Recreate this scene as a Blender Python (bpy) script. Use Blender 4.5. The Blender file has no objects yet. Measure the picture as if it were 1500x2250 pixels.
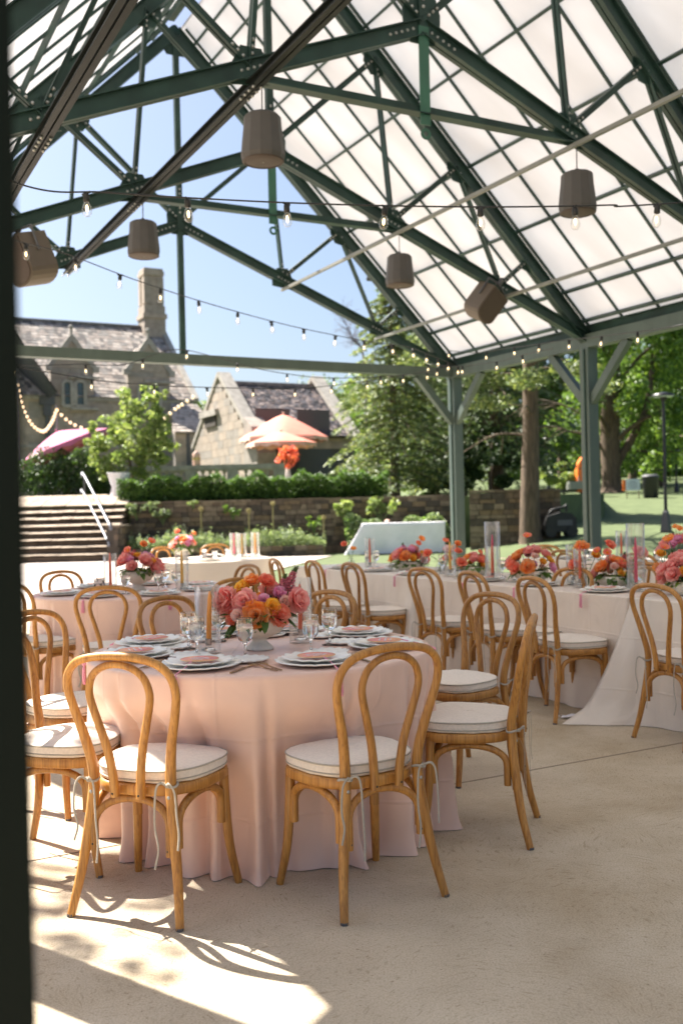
import bpy, math, random
import numpy as np
from mathutils import Vector as Vec, Matrix, Quaternion
random.seed(7); rng = np.random.default_rng(7)
sc = bpy.context.scene
COL = sc.collection
R = math.radians
PI = math.pi

# ------------------------------------------------------------------ camera, sky, sun, exposure
CAMH = 1.36; FPX = 2187.5
RHO, PIT, YAW = R(1.38), R(-0.2), R(27.84)
_f = Vec((0, math.cos(PIT), math.sin(PIT))); _r0 = Vec((1, 0, 0)); _u0 = _r0.cross(_f)
_r = math.cos(RHO)*_r0 - math.sin(RHO)*_u0; _u = math.sin(RHO)*_r0 + math.cos(RHO)*_u0
CAMP = Vec((0, 0, CAMH))
cd = bpy.data.cameras.new('camera'); cam = bpy.data.objects.new('camera', cd); COL.objects.link(cam)
cam.matrix_world = Matrix(((_r.x, _u.x, -_f.x, 0), (_r.y, _u.y, -_f.y, 0), (_r.z, _u.z, -_f.z, CAMH), (0, 0, 0, 1)))
cd.sensor_fit = 'HORIZONTAL'; cd.sensor_width = 24.0; cd.lens = 35.0
cd.clip_start = 0.05; cd.clip_end = 2000
cd.dof.use_dof = True; cd.dof.focus_distance = 3.75; cd.dof.aperture_fstop = 3.0
sc.camera = cam

TOSUN = Vec((-.81, .58, 0)).normalized()*math.cos(R(51.8)) + Vec((0, 0, math.sin(R(51.8))))
w = bpy.data.worlds.new('World'); sc.world = w; w.use_nodes = True
nt = w.node_tree; bg = nt.nodes['Background']
sky = nt.nodes.new('ShaderNodeTexSky'); sky.sky_type = 'NISHITA'; sky.sun_disc = False
sky.sun_elevation = R(51.8); sky.sun_rotation = math.atan2(-.81, .58)
sky.air_density = 1.0; sky.dust_density = 3.0; sky.ozone_density = 3.0
nt.links.new(sky.outputs[0], bg.inputs[0]); bg.inputs[1].default_value = 0.05
sl = bpy.data.lights.new('sun', 'SUN'); sl.energy = 5.0; sl.angle = R(.5); sl.color = (1, .94, .85)
so = bpy.data.objects.new('sun', sl); COL.objects.link(so)
so.rotation_euler = (-TOSUN).to_track_quat('-Z', 'Y').to_euler(); so.location = TOSUN*60
sc.view_settings.view_transform = 'Standard'; sc.view_settings.look = 'None'
sc.view_settings.gamma = 1; sc.view_settings.exposure = 1.92
sc.render.engine = 'CYCLES'
sc.cycles.use_denoising = True
sc.cycles.max_bounces = 16; sc.cycles.diffuse_bounces = 5; sc.cycles.glossy_bounces = 4
sc.cycles.transmission_bounces = 14; sc.cycles.transparent_max_bounces = 24
sc.cycles.sample_clamp_indirect = 6

# ------------------------------------------------------------------ coordinates
A = Vec((math.cos(YAW), math.sin(YAW), 0)); D = Vec((-math.sin(YAW), math.cos(YAW), 0)); Z = Vec((0, 0, 1))
def uv(u, v, z=0.0): return A*u + D*v + Z*z                     # pavilion frame: across, along, up
def ray(x, y): return _f + _r*((x-750)/FPX) - _u*((y-1125)/FPX)
def at(x, y, d): return CAMP + ray(x, y)*d                      # a point of the photo at a real distance
def onz(x, y, z=0.0):
    r = ray(x, y); return CAMP + r*((z-CAMH)/r.z)
def onv(x, y, v):
    r = ray(x, y); return CAMP + r*(v/r.dot(D))

# ------------------------------------------------------------------ object helpers
def tag(o, label=None, cat=None, group=None, kind=None):
    if label: o['label'] = label
    if cat: o['category'] = cat
    if group: o['group'] = group
    if kind: o['kind'] = kind
    return o
def empty(name, loc, label, cat, group=None, rz=0):
    o = bpy.data.objects.new(name, None); COL.objects.link(o); o.empty_display_size = .1
    o.location = loc; o.rotation_euler = (0, 0, rz)
    return tag(o, label, cat, group)
def link(name, me, parent=None):
    o = bpy.data.objects.new(name, me); COL.objects.link(o)
    if parent is not None: o.parent = parent
    return o
def copy_tree(o, parent=None):
    c = o.copy(); COL.objects.link(c)
    if parent is not None: c.parent = parent
    for ch in list(o.children): copy_tree(ch, c)
    return c
def spline(pts, n=6):
    """Catmull-Rom through pts (any tuple length)."""
    P = [np.array(p, float) for p in pts]; P = [2*P[0]-P[1]] + P + [2*P[-1]-P[-2]]; out = []
    for i in range(1, len(P)-2):
        for k in range(n):
            t = k/n; a, b, c, d = P[i-1], P[i], P[i+1], P[i+2]
            out.append(.5*((2*b)+(c-a)*t+(2*a-5*b+4*c-d)*t*t+(3*b-a-3*c+d)*t**3))
    out.append(P[-2]); return out
class MB:
    def __init__(s): s.v = []; s.f = []; s.m = []; s.sm = []
    def add(s, vs, fs, m=0, smooth=False):
        b = len(s.v); s.v += [tuple(p) for p in vs]
        for f in fs: s.f.append(tuple(i+b for i in f)); s.m.append(m); s.sm.append(smooth)
    def box(s, c, size, ax=None, m=0):
        c = Vec(c); X, Y, W = ax if ax else (Vec((1, 0, 0)), Vec((0, 1, 0)), Z)
        a, b, d = size[0]/2, size[1]/2, size[2]/2
        vs = [c+X*(a*i)+Y*(b*j)+W*(d*k) for k in (-1, 1) for j in (-1, 1) for i in (-1, 1)]
        s.add(vs, [(0, 2, 3, 1), (4, 5, 7, 6), (0, 1, 5, 4), (2, 6, 7, 3), (0, 4, 6, 2), (1, 3, 7, 5)], m)
    def frame(s, p0, p1, up):
        p0, p1 = Vec(p0), Vec(p1); t = (p1-p0); L = t.length; t.normalize()
        side = t.cross(Vec(up)); side.normalize(); n = side.cross(t); return p0, p1, t, side, n, L
    def beam(s, p0, p1, wd, ht, up=(0, 0, 1), m=0):
        p0, p1, t, side, n, L = s.frame(p0, p1, up)
        s.box((p0+p1)/2, (L, wd, ht), (t, side, n), m)
    def ibeam(s, p0, p1, wd, ht, up=(0, 0, 1), m=0, tw=.014, tf=.012):
        p0, p1, t, side, n, L = s.frame(p0, p1, up); c = (p0+p1)/2
        s.box(c, (L, tw, ht-2*tf), (t, side, n), m)
        for k in (-1, 1): s.box(c+n*k*(ht/2-tf/2), (L, wd, tf), (t, side, n), m)
    def channel2(s, p0, p1, wd, ht, up=(0, 0, 1), m=0, t_=.012, gap=.014):
        """two channels back to back with a slot between them"""
        p0, p1, t, side, n, L = s.frame(p0, p1, up); c = (p0+p1)/2
        for k in (-1, 1):
            s.box(c+side*k*(gap/2+t_/2), (L, t_, ht), (t, side, n), m)
            fw = wd/2-gap/2-t_
            for j in (-1, 1):
                s.box(c+side*k*(gap/2+t_+fw/2)+n*j*(ht/2-t_/2), (L, fw, t_), (t, side, n), m)
    def tube(s, pts, rad, seg=10, m=0, closed=False, caps=True, flat=1.0, up=(0, 0, 1)):
        P = [Vec(p[:3]) for p in pts]; n = len(P)
        rr = [rad]*n if not hasattr(rad, '__len__') else list(rad)
        T = []
        for i in range(n):
            a = P[(i-1) % n] if closed or i > 0 else P[i]; b = P[(i+1) % n] if closed or i < n-1 else P[i]
            q = b-a; T.append(q.normalized() if q.length > 1e-9 else (T[-1] if T else Vec((0, 0, 1))))
        ref = Vec(up) if abs(T[0].dot(Vec(up))) < .95 else Vec((1, 0, 0))
        N = (ref - T[0]*ref.dot(T[0])).normalized(); vs = []
        for i in range(n):
            N = (N - T[i]*N.dot(T[i])).normalized(); B = T[i].cross(N)
            for k in range(seg):
                a = 2*PI*k/seg; vs.append(P[i]+N*(math.cos(a)*rr[i])+B*(math.sin(a)*rr[i]*flat))
        fs = []
        for i in range(n if closed else n-1):
            j = (i+1) % n
            for k in range(seg):
                l = (k+1) % seg; fs.append((i*seg+k, i*seg+l, j*seg+l, j*seg+k))
        s.add(vs, fs, m, True)
        if caps and not closed:
            s.add(vs[:seg], [tuple(range(seg))[::-1]], m); s.add(vs[-seg:], [tuple(range(seg))], m)
    def lathe(s, prof, seg=24, c=(0, 0, 0), m=0, flute=None, smooth=True, caps=True):
        c = Vec(c); vs = []
        for (r, z) in prof:
            for k in range(seg):
                a = 2*PI*k/seg; q = r*(1+(flute(a, z) if flute else 0))
                vs.append(c+Vec((q*math.cos(a), q*math.sin(a), z)))
        fs = [(i*seg+k, i*seg+(k+1) % seg, (i+1)*seg+(k+1) % seg, (i+1)*seg+k) for i in range(len(prof)-1) for k in range(seg)]
        s.add(vs, fs, m, smooth)
        if not caps: return
        if prof[0][0] > 1e-4: s.add(vs[:seg], [tuple(range(seg))[::-1]], m)
        if prof[-1][0] > 1e-4: s.add(vs[-seg:], [tuple(range(seg))], m)
    def prism(s, poly, o, X, Y, th, m=0):
        """polygon in the plane (o; X, Y) given thickness th along X x Y, centred"""
        o, X, Y = Vec(o), Vec(X), Vec(Y); N = X.cross(Y).normalized(); n = len(poly)
        a = [o+X*p[0]+Y*p[1]-N*th/2 for p in poly]; b = [q+N*th for q in a]
        s.add(a+b, [tuple(range(n))[::-1], tuple(range(n, 2*n))]+[(i, (i+1) % n, n+(i+1) % n, n+i) for i in range(n)], m)
    def quad(s, a, b, c, d, m=0): s.add([a, b, c, d], [(0, 1, 2, 3)], m)
    def ball(s, c, r, m=0, seg=8, rings=5, sc_=(1, 1, 1)):
        c = Vec(c); vs = []
        for i in range(rings+1):
            t = PI*i/rings
            for k in range(seg):
                a = 2*PI*k/seg; vs.append(c+Vec((r*sc_[0]*math.sin(t)*math.cos(a), r*sc_[1]*math.sin(t)*math.sin(a), r*sc_[2]*math.cos(t))))
        s.add(vs, [(i*seg+k, (i+1)*seg+k, (i+1)*seg+(k+1) % seg, i*seg+(k+1) % seg) for i in range(rings) for k in range(seg)], m, True)
    def mesh(s, name, mats):
        me = bpy.data.meshes.new(name); me.from_pydata(s.v, [], s.f)
        if not isinstance(mats, (list, tuple)): mats = [mats]
        for q in mats: me.materials.append(q)
        me.polygons.foreach_set('material_index', s.m); me.polygons.foreach_set('use_smooth', s.sm)
        me.validate(clean_customdata=False); me.update(); return me
    def build(s, name, mats, parent=None): return link(name, s.mesh(name, mats), parent)
def grid_mesh(name, nu, nv, fn, mats, parent=None, closed=False):
    vs = [fn(i, j) for j in range(nv) for i in range(nu)]
    fs = [(j*nu+i, j*nu+(i+1) % nu, (j+1)*nu+(i+1) % nu, (j+1)*nu+i) for j in range(nv-1) for i in range(nu if closed else nu-1)]
    b = MB(); b.add(vs, fs, 0, True); return b.build(name, mats, parent)
def leaf_mesh(name, cs, size, mats, wid=.5, upb=.35, hang=0.0, var=.35, axis=None):
    """many small diamond-shaped leaves in one mesh"""
    cs = np.asarray(cs, float); n = len(cs)
    nrm = rng.normal(size=(n, 3)); nrm[:, 2] = np.abs(nrm[:, 2])+upb; nrm /= np.linalg.norm(nrm, axis=1)[:, None]
    t = rng.normal(size=(n, 3)) if axis is None else np.asarray(axis)+rng.normal(size=(n, 3))*.45
    t[:, 2] -= hang; t -= nrm*(t*nrm).sum(1)[:, None]; t /= np.linalg.norm(t, axis=1)[:, None]+1e-9
    b = np.cross(nrm, t); L = size*(1+rng.uniform(-var, var, n))[:, None]; Wd = L*wid
    v = np.empty((n, 4, 3)); v[:, 0] = cs-t*L/2; v[:, 1] = cs+b*Wd/2+t*L*.05-nrm*L*.06; v[:, 2] = cs+t*L/2-nrm*L*.1; v[:, 3] = cs-b*Wd/2+t*L*.05-nrm*L*.06
    me = bpy.data.meshes.new(name); me.vertices.add(4*n); me.vertices.foreach_set('co', v.ravel())
    me.loops.add(4*n); me.loops.foreach_set('vertex_index', np.arange(4*n, dtype=np.int32))
    me.polygons.add(n); me.polygons.foreach_set('loop_start', np.arange(0, 4*n, 4, dtype=np.int32))
    if not isinstance(mats, (list, tuple)): mats = [mats]
    for q in mats: me.materials.append(q)
    me.polygons.foreach_set('material_index', rng.integers(0, len(mats), n).astype(np.int32))
    me.update(calc_edges=True); return me

# ------------------------------------------------------------------ materials
def srgb(r, g, b):
    f = lambda c: (c/255/12.92 if c/255 <= .04045 else ((c/255+.055)/1.055)**2.4)
    return (f(r), f(g), f(b))
def mat(name, col, rough=.6, metal=0, var=.0, scale=8, bump=0, bscale=60, col2=None, stretch=None, spec=.5, sheen=0, detail=4):
    m = bpy.data.materials.new(name); m.use_nodes = True; n = m.node_tree.nodes; l = m.node_tree.links
    p = n['Principled BSDF']; p.inputs['Base Color'].default_value = (*col, 1); p.inputs['Roughness'].default_value = rough
    p.inputs['Metallic'].default_value = metal; p.inputs['Specular IOR Level'].default_value = spec
    if sheen: p.inputs['Sheen Weight'].default_value = sheen
    tc = n.new('ShaderNodeTexCoord'); src = tc.outputs['Object']
    if stretch:
        mp = n.new('ShaderNodeMapping'); mp.inputs['Scale'].default_value = stretch; l.new(src, mp.inputs[0]); src = mp.outputs[0]
    if var or col2:
        c2 = col2 or tuple(max(0, c*(1-var)) for c in col); c1 = col if col2 else tuple(min(1, c*(1+var*.6)) for c in col)
        t = n.new('ShaderNodeTexNoise'); t.inputs['Scale'].default_value = scale; t.inputs['Detail'].default_value = detail; l.new(src, t.inputs['Vector'])
        r = n.new('ShaderNodeValToRGB'); r.color_ramp.elements[0].position = .35; r.color_ramp.elements[1].position = .65
        r.color_ramp.elements[0].color = (*c1, 1); r.color_ramp.elements[1].color = (*c2, 1)
        l.new(t.outputs['Fac'], r.inputs[0]); l.new(r.outputs[0], p.inputs['Base Color'])
    if bump:
        t2 = n.new('ShaderNodeTexNoise'); t2.inputs['Scale'].default_value = bscale; t2.inputs['Detail'].default_value = 5; l.new(src, t2.inputs['Vector'])
        b = n.new('ShaderNodeBump'); b.inputs['Strength'].default_value = bump; b.inputs['Distance'].default_value = .01
        l.new(t2.outputs['Fac'], b.inputs['Height']); l.new(b.outputs[0], p.inputs['Normal'])
    return m
def leafmat(name, col, trans=.35, rough=.5):
    m = bpy.data.materials.new(name); m.use_nodes = True; n = m.node_tree.nodes; l = m.node_tree.links
    p = n['Principled BSDF']; p.inputs['Base Color'].default_value = (*col, 1); p.inputs['Roughness'].default_value = rough
    t = n.new('ShaderNodeBsdfTranslucent'); t.inputs[0].default_value = (min(1, col[0]*1.5), min(1, col[1]*1.5), col[2]*.9, 1)
    x = n.new('ShaderNodeMixShader'); x.inputs[0].default_value = trans
    l.new(p.outputs[0], x.inputs[1]); l.new(t.outputs[0], x.inputs[2]); l.new(x.outputs[0], n['Material Output'].inputs[0]); return m
def petalmat(name, col, tip=None, trans=.3):
    m = leafmat(name, col, trans, .55); n = m.node_tree.nodes; l = m.node_tree.links
    for q in n:
        if q.type == 'BSDF_TRANSLUCENT': q.inputs[0].default_value = (*[min(1, c*1.1) for c in col], 1)
    if tip:
        tc = n.new('ShaderNodeTexCoord'); t = n.new('ShaderNodeTexNoise'); t.inputs['Scale'].default_value = 38; l.new(tc.outputs['Object'], t.inputs['Vector'])
        r = n.new('ShaderNodeValToRGB'); r.color_ramp.elements[0].position = .4; r.color_ramp.elements[1].position = .62
        r.color_ramp.elements[0].color = (*col, 1); r.color_ramp.elements[1].color = (*tip, 1)
        l.new(t.outputs['Fac'], r.inputs[0]); l.new(r.outputs[0], n['Principled BSDF'].inputs['Base Color'])
    return m
def thinglass(name, tint=(1, 1, 1), base=.06):
    m = bpy.data.materials.new(name); m.use_nodes = True; n = m.node_tree.nodes; l = m.node_tree.links; n.remove(n['Principled BSDF'])
    tr = n.new('ShaderNodeBsdfTransparent'); tr.inputs[0].default_value = (*tint, 1)
    g = n.new('ShaderNodeBsdfGlossy'); g.inputs['Roughness'].default_value = .02
    lw = n.new('ShaderNodeLayerWeight'); lw.inputs['Blend'].default_value = .45
    mr = n.new('ShaderNodeMapRange'); mr.inputs['To Min'].default_value = base; mr.inputs['To Max'].default_value = .75; l.new(lw.outputs['Facing'], mr.inputs[0])
    pw = n.new('ShaderNodeMath'); pw.operation = 'POWER'; pw.inputs[1].default_value = 1.5; l.new(mr.outputs[0], pw.inputs[0])
    x = n.new('ShaderNodeMixShader'); l.new(pw.outputs[0], x.inputs[0]); l.new(tr.outputs[0], x.inputs[1]); l.new(g.outputs[0], x.inputs[2])
    l.new(x.outputs[0], n['Material Output'].inputs[0]); return m
def emit(name, col, st):
    m = bpy.data.materials.new(name); m.use_nodes = True; p = m.node_tree.nodes['Principled BSDF']
    p.inputs['Base Color'].default_value = (*col, 1); p.inputs['Emission Color'].default_value = (*col, 1); p.inputs['Emission Strength'].default_value = st; return m
def glass(name, ior=1.5, col=(1, 1, 1)):
    m = bpy.data.materials.new(name); m.use_nodes = True; p = m.node_tree.nodes['Principled BSDF']
    p.inputs['Base Color'].default_value = (*col, 1); p.inputs['Roughness'].default_value = 0; p.inputs['IOR'].default_value = ior; p.inputs['Transmission Weight'].default_value = 1; return m

M_steel = mat('green_steel', (.022, .050, .040), .45, 0, .30, 3, .05, 40, spec=.3)
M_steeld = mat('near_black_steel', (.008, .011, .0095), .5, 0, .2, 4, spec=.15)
M_strap = mat('green_strap', (.030, .115, .072), .45, 0, .15, 4)
M_bolt = mat('bolt_steel', (.42, .42, .40), .4, .7)
M_pwood = mat('green_painted_timber', (.070, .098, .086), .55, 0, .12, 6, .06, 50, stretch=(1, 1, .15))
M_pwood_dark = mat('dark_green_and_post_shade', (.0045, .0080, .0058), .7, 0, .15, 4, spec=.12)  # dark green of the gutter; on the near post it paints in the shade
M_grey_steel = mat('galvanised_strut', (.20, .205, .185), .5, .2, .1, 5)
def panel_mat():
    m = bpy.data.materials.new('translucent_roof_sheet'); m.use_nodes = True; n = m.node_tree.nodes; l = m.node_tree.links
    p = n['Principled BSDF']; p.inputs['Base Color'].default_value = (.86, .82, .79, 1); p.inputs['Roughness'].default_value = .45
    t = n.new('ShaderNodeBsdfTranslucent'); tc = n.new('ShaderNodeTexCoord'); mp = n.new('ShaderNodeMapping'); mp.inputs['Rotation'].default_value = (0, 0, -YAW); mp.inputs['Scale'].default_value = (.35, 1.1, .35)
    l.new(tc.outputs['Object'], mp.inputs[0]); nz = n.new('ShaderNodeTexNoise'); nz.inputs['Scale'].default_value = 1.7; nz.inputs['Detail'].default_value = 6; l.new(mp.outputs[0], nz.inputs['Vector'])
    r = n.new('ShaderNodeValToRGB'); r.color_ramp.elements[0].position = .3; r.color_ramp.elements[1].position = .7
    r.color_ramp.elements[0].color = (.33, .33, .345, 1); r.color_ramp.elements[1].color = (.495, .495, .515, 1); l.new(nz.outputs['Fac'], r.inputs[0]); l.new(r.outputs[0], t.inputs[0])
    x = n.new('ShaderNodeMixShader'); x.inputs[0].default_value = .53; l.new(p.outputs[0], x.inputs[1]); l.new(t.outputs[0], x.inputs[2]); l.new(x.outputs[0], n['Material Output'].inputs[0]); return m
M_panel = panel_mat()
def concrete():
    m = bpy.data.materials.new('swirl_finished_concrete'); m.use_nodes = True; n = m.node_tree.nodes; l = m.node_tree.links; p = n['Principled BSDF']
    p.inputs['Roughness'].default_value = .78; p.inputs['Specular IOR Level'].default_value = .3
    tc = n.new('ShaderNodeTexCoord'); O = tc.outputs['Object']
    def noise(scale, detail=4, vec=None, rough=.55):
        t = n.new('ShaderNodeTexNoise'); t.inputs['Scale'].default_value = scale; t.inputs['Detail'].default_value = detail; t.inputs['Roughness'].default_value = rough; l.new(vec or O, t.inputs['Vector']); return t
    # trowel swirls: streaks along arcs about scattered centres
    dz = noise(1.3, 2); sub = n.new('ShaderNodeVectorMath'); sub.operation = 'MULTIPLY_ADD'; sub.inputs[1].default_value = (.55, .55, 0); l.new(dz.outputs['Color'], sub.inputs[0]); l.new(O, sub.inputs[2])
    vo = n.new('ShaderNodeTexVoronoi'); vo.feature = 'F1'; vo.inputs['Scale'].default_value = 1.15; l.new(sub.outputs[0], vo.inputs['Vector'])
    sc1 = n.new('ShaderNodeVectorMath'); sc1.operation = 'SUBTRACT'; l.new(sub.outputs[0], sc1.inputs[0]); l.new(vo.outputs['Position'], sc1.inputs[1])
    sx = n.new('ShaderNodeSeparateXYZ'); l.new(sc1.outputs[0], sx.inputs[0])
    at2 = n.new('ShaderNodeMath'); at2.operation = 'ARCTAN2'; l.new(sx.outputs[1], at2.inputs[0]); l.new(sx.outputs[0], at2.inputs[1])
    ln = n.new('ShaderNodeVectorMath'); ln.operation = 'LENGTH'; l.new(sc1.outputs[0], ln.inputs[0])
    m1 = n.new('ShaderNodeMath'); m1.operation = 'MULTIPLY'; m1.inputs[1].default_value = 150; l.new(ln.outputs['Value'], m1.inputs[0])
    m2 = n.new('ShaderNodeMath'); m2.operation = 'MULTIPLY'; m2.inputs[1].default_value = 7; l.new(at2.outputs[0], m2.inputs[0])
    cx = n.new('ShaderNodeCombineXYZ'); l.new(m1.outputs[0], cx.inputs[0]); l.new(m2.outputs[0], cx.inputs[1])
    wv = n.new('ShaderNodeTexNoise'); wv.inputs['Scale'].default_value = 1.0; wv.inputs['Detail'].default_value = 4; l.new(cx.outputs[0], wv.inputs['Vector'])
    big = noise(1.1, 6); mid = noise(5, 5); fine = noise(160, 3); pit = noise(75, 2)
    def ramp(src, a, ca, b, cb):
        r = n.new('ShaderNodeValToRGB'); r.color_ramp.elements[0].position = a; r.color_ramp.elements[1].position = b; r.color_ramp.elements[0].color = (*ca, 1); r.color_ramp.elements[1].color = (*cb, 1); l.new(src, r.inputs[0]); return r.outputs[0]
    def mul(a, b, fac=1.0):
        x = n.new('ShaderNodeMix'); x.data_type = 'RGBA'; x.blend_type = 'MULTIPLY'; x.inputs[0].default_value = fac; l.new(a, x.inputs[6]); l.new(b, x.inputs[7]); return x.outputs[2]
    base = ramp(big.outputs['Fac'], .32, (.52, .43, .315), .70, (.64, .545, .415))
    c = mul(base, ramp(mid.outputs['Fac'], .3, (.90, .89, .87), .62, (1, 1, 1)))
    c = mul(c, ramp(wv.outputs['Fac'], .28, (.72, .69, .64), .44, (1, 1, 1)))
    c = mul(c, ramp(pit.outputs['Fac'], .25, (.5, .45, .38), .33, (1, 1, 1)))
    c = mul(c, ramp(fine.outputs['Fac'], .34, (.76, .75, .73), .58, (1.0, 1.0, 1.0)))
    st = noise(.55, 7, None, .65); c = mul(c, ramp(st.outputs['Fac'], .38, (.90, .865, .80), .50, (1, 1, 1)))
    l.new(c, p.inputs['Base Color'])
    ad = n.new('ShaderNodeMath'); ad.operation = 'MULTIPLY_ADD'; ad.inputs[1].default_value = .8; l.new(wv.outputs['Fac'], ad.inputs[0]); l.new(fine.outputs['Fac'], ad.inputs[2])
    b = n.new('ShaderNodeBump'); b.inputs['Strength'].default_value = .45; b.inputs['Distance'].default_value = .004; l.new(ad.outputs[0], b.inputs['Height']); l.new(b.outputs[0], p.inputs['Normal'])
    return m
M_conc = concrete()
M_pave = mat('pale_paving', (.50, .43, .38), .8, 0, .12, 3, .2, 30)
M_joint = mat('dirt_in_joint', (.30, .245, .18), .9)
M_grass = mat('lawn_grass', (.060, .085, .026), .9, 0, 0, 2.2, .6, 60, col2=(.098, .128, .046), detail=8)
M_grass2 = mat('terrace_grass', (.075, .10, .035), .9, 0, 0, 2.2, .5, 60, col2=(.11, .14, .05), detail=8)
def wood():
    m = mat('honey_bentwood', (.41, .175, .033), .40, 0, 0, 5, 0, col2=(.53, .252, .056), stretch=(7, 7, .5), detail=6)
    n = m.node_tree.nodes; l = m.node_tree.links; p = n['Principled BSDF']
    tc = n.new('ShaderNodeTexCoord'); mp = n.new('ShaderNodeMapping'); mp.inputs['Scale'].default_value = (24, 24, 1.1); l.new(tc.outputs['Object'], mp.inputs[0])
    t = n.new('ShaderNodeTexNoise'); t.inputs['Scale'].default_value = 6; t.inputs['Detail'].default_value = 3; l.new(mp.outputs[0], t.inputs['Vector'])
    r = n.new('ShaderNodeValToRGB'); r.color_ramp.elements[0].position = .36; r.color_ramp.elements[0].color = (.62, .55, .5, 1); r.color_ramp.elements[1].position = .52; r.color_ramp.elements[1].color = (1, 1, 1, 1); l.new(t.outputs['Fac'], r.inputs[0])
    x = n.new('ShaderNodeMix'); x.data_type = 'RGBA'; x.blend_type = 'MULTIPLY'; x.inputs[0].default_value = .8
    oi = n.new('ShaderNodeObjectInfo'); hs = n.new('ShaderNodeHueSaturation'); mr = n.new('ShaderNodeMapRange'); mr.inputs['To Min'].default_value = .84; mr.inputs['To Max'].default_value = 1.12; l.new(oi.outputs['Random'], mr.inputs[0]); l.new(mr.outputs[0], hs.inputs['Value'])
    old = p.inputs['Base Color'].links[0].from_socket; l.new(old, hs.inputs['Color']); l.new(hs.outputs[0], x.inputs[6]); l.new(r.outputs[0], x.inputs[7]); l.new(x.outputs[2], p.inputs['Base Color']); return m
M_wood = wood()
M_linen = mat('natural_linen', (.80, .70, .59), .9, 0, .07, 90, .25, 400, sheen=.2)
M_tie = mat('linen_tie', (.42, .37, .30), .9, 0, .06, 60)
def satin(name, col, rough=.36, bs=5, bump=.6):
    m = mat(name, col, rough, 0, .05, 3, 0, sheen=.12, spec=.28)
    n = m.node_tree.nodes; l = m.node_tree.links; p = n['Principled BSDF']; tc = n.new('ShaderNodeTexCoord')
    mp = n.new('ShaderNodeMapping'); mp.inputs['Scale'].default_value = (1, 1, .55); mp.inputs['Rotation'].default_value = (.5, .3, .2); l.new(tc.outputs['Object'], mp.inputs[0])
    t = n.new('ShaderNodeTexNoise'); t.inputs['Scale'].default_value = bs; t.inputs['Detail'].default_value = 2.5; t.inputs['Distortion'].default_value = .8; l.new(mp.outputs[0], t.inputs['Vector'])
    sp = n.new('ShaderNodeSeparateXYZ'); l.new(tc.outputs['Object'], sp.inputs[0]); prev = t.outputs['Fac']
    for ax, per, ofs in ((0, .47, .11), (1, .47, .07), (2, .31, .10)):
        a1 = n.new('ShaderNodeMath'); a1.operation = 'ADD'; a1.inputs[1].default_value = ofs+10*per; l.new(sp.outputs[ax], a1.inputs[0])
        a2 = n.new('ShaderNodeMath'); a2.operation = 'PINGPONG'; a2.inputs[1].default_value = per/2; l.new(a1.outputs[0], a2.inputs[0])
        a3 = n.new('ShaderNodeMapRange'); a3.inputs['From Min'].default_value = 0; a3.inputs['From Max'].default_value = .009; a3.inputs['To Min'].default_value = .14; a3.inputs['To Max'].default_value = 0; l.new(a2.outputs[0], a3.inputs[0])
        a4 = n.new('ShaderNodeMath'); a4.operation = 'ADD'; l.new(prev, a4.inputs[0]); l.new(a3.outputs[0], a4.inputs[1]); prev = a4.outputs[0]
    b = n.new('ShaderNodeBump'); b.inputs['Strength'].default_value = bump; b.inputs['Distance'].default_value = .02; l.new(prev, b.inputs['Height']); l.new(b.outputs[0], p.inputs['Normal']); return m
M_pink = satin('blush_satin', (.79, .535, .425))
M_ivory = satin('ivory_satin', (.77, .675, .575), .42)
M_white = satin('white_linen_cloth', (.86, .83, .86), .7)
M_pale = satin('pale_blush_satin', (.77, .65, .54), .42)
M_plate = mat('white_glazed_ceramic', (.87, .84, .77), .3, 0, .03, 10)
M_bowl = mat('cream_matte_ceramic', (.78, .71, .60), .5, 0, .05, 12)
M_menu = mat('watercolour_pink_card', (.78, .28, .30), .7, 0, 0, 9, 0, col2=(.85, .42, .22), detail=2)
M_menuedge = mat('gold_card_rim', (.75, .55, .25), .35, .8)
M_ink = mat('white_ink', (.85, .80, .78), .6)
M_tassel = mat('pink_silk_tassel', (.86, .35, .45), .6, 0, .15, 200)
M_gold = mat('brushed_gold_cutlery', (.62, .44, .24), .3, .9)
M_knife = mat('bronze_cutlery', (.36, .25, .15), .35, .8)
M_glass = glass('clear_crystal'); M_water = glass('water', 1.33); M_cyl = thinglass('clear_cylinder_glass', (.975, .98, .978), .025)
M_cnd = {'orange': mat('orange_wax', (.95, .33, .015), .45), 'yellow': mat('yellow_wax', (.88, .44, .03), .45), 'coral': mat('coral_wax', (.80, .12, .035), .45), 'pink': mat('hot_pink_wax', (.75, .045, .13), .45)}
M_wick = mat('wick', (.03, .03, .03), .9)
M_spk = mat('taupe_speaker_plastic', (.066, .060, .054), .6, 0, .08, 6, .03, 80)
M_spkg = mat('speaker_grille', (.060, .042, .032), .7, 0, .2, 200)
M_spkbox = mat('taupe_cabinet', (.10, .078, .058), .6, 0, .06, 6)
M_black = mat('black_rubber', (.012, .012, .012), .5)
M_bulb = thinglass('clear_bulb_glass', (1, .98, .95), .05); M_fil = emit('warm_filament', (1, .72, .38), 1.6)
M_fil2 = emit('warm_festoon_bulb', (1, .74, .45), .38)
M_leaf = [leafmat('leaf_mid', (0.139, 0.239, 0.046)), leafmat('leaf_bright', (0.225, 0.337, 0.057)), leafmat('leaf_deep', (0.079, 0.147, 0.032))]
M_yel = [leafmat('leaf_lime', (0.231, 0.300, 0.085), .45), leafmat('leaf_lime_pale', (0.297, 0.350, 0.152), .45), leafmat('leaf_lime_mid', (0.154, 0.230, 0.067), .4)]
M_box = [leafmat('boxwood', (0.055, 0.117, 0.022)), leafmat('boxwood_new', (0.110, 0.197, 0.037))]
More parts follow.
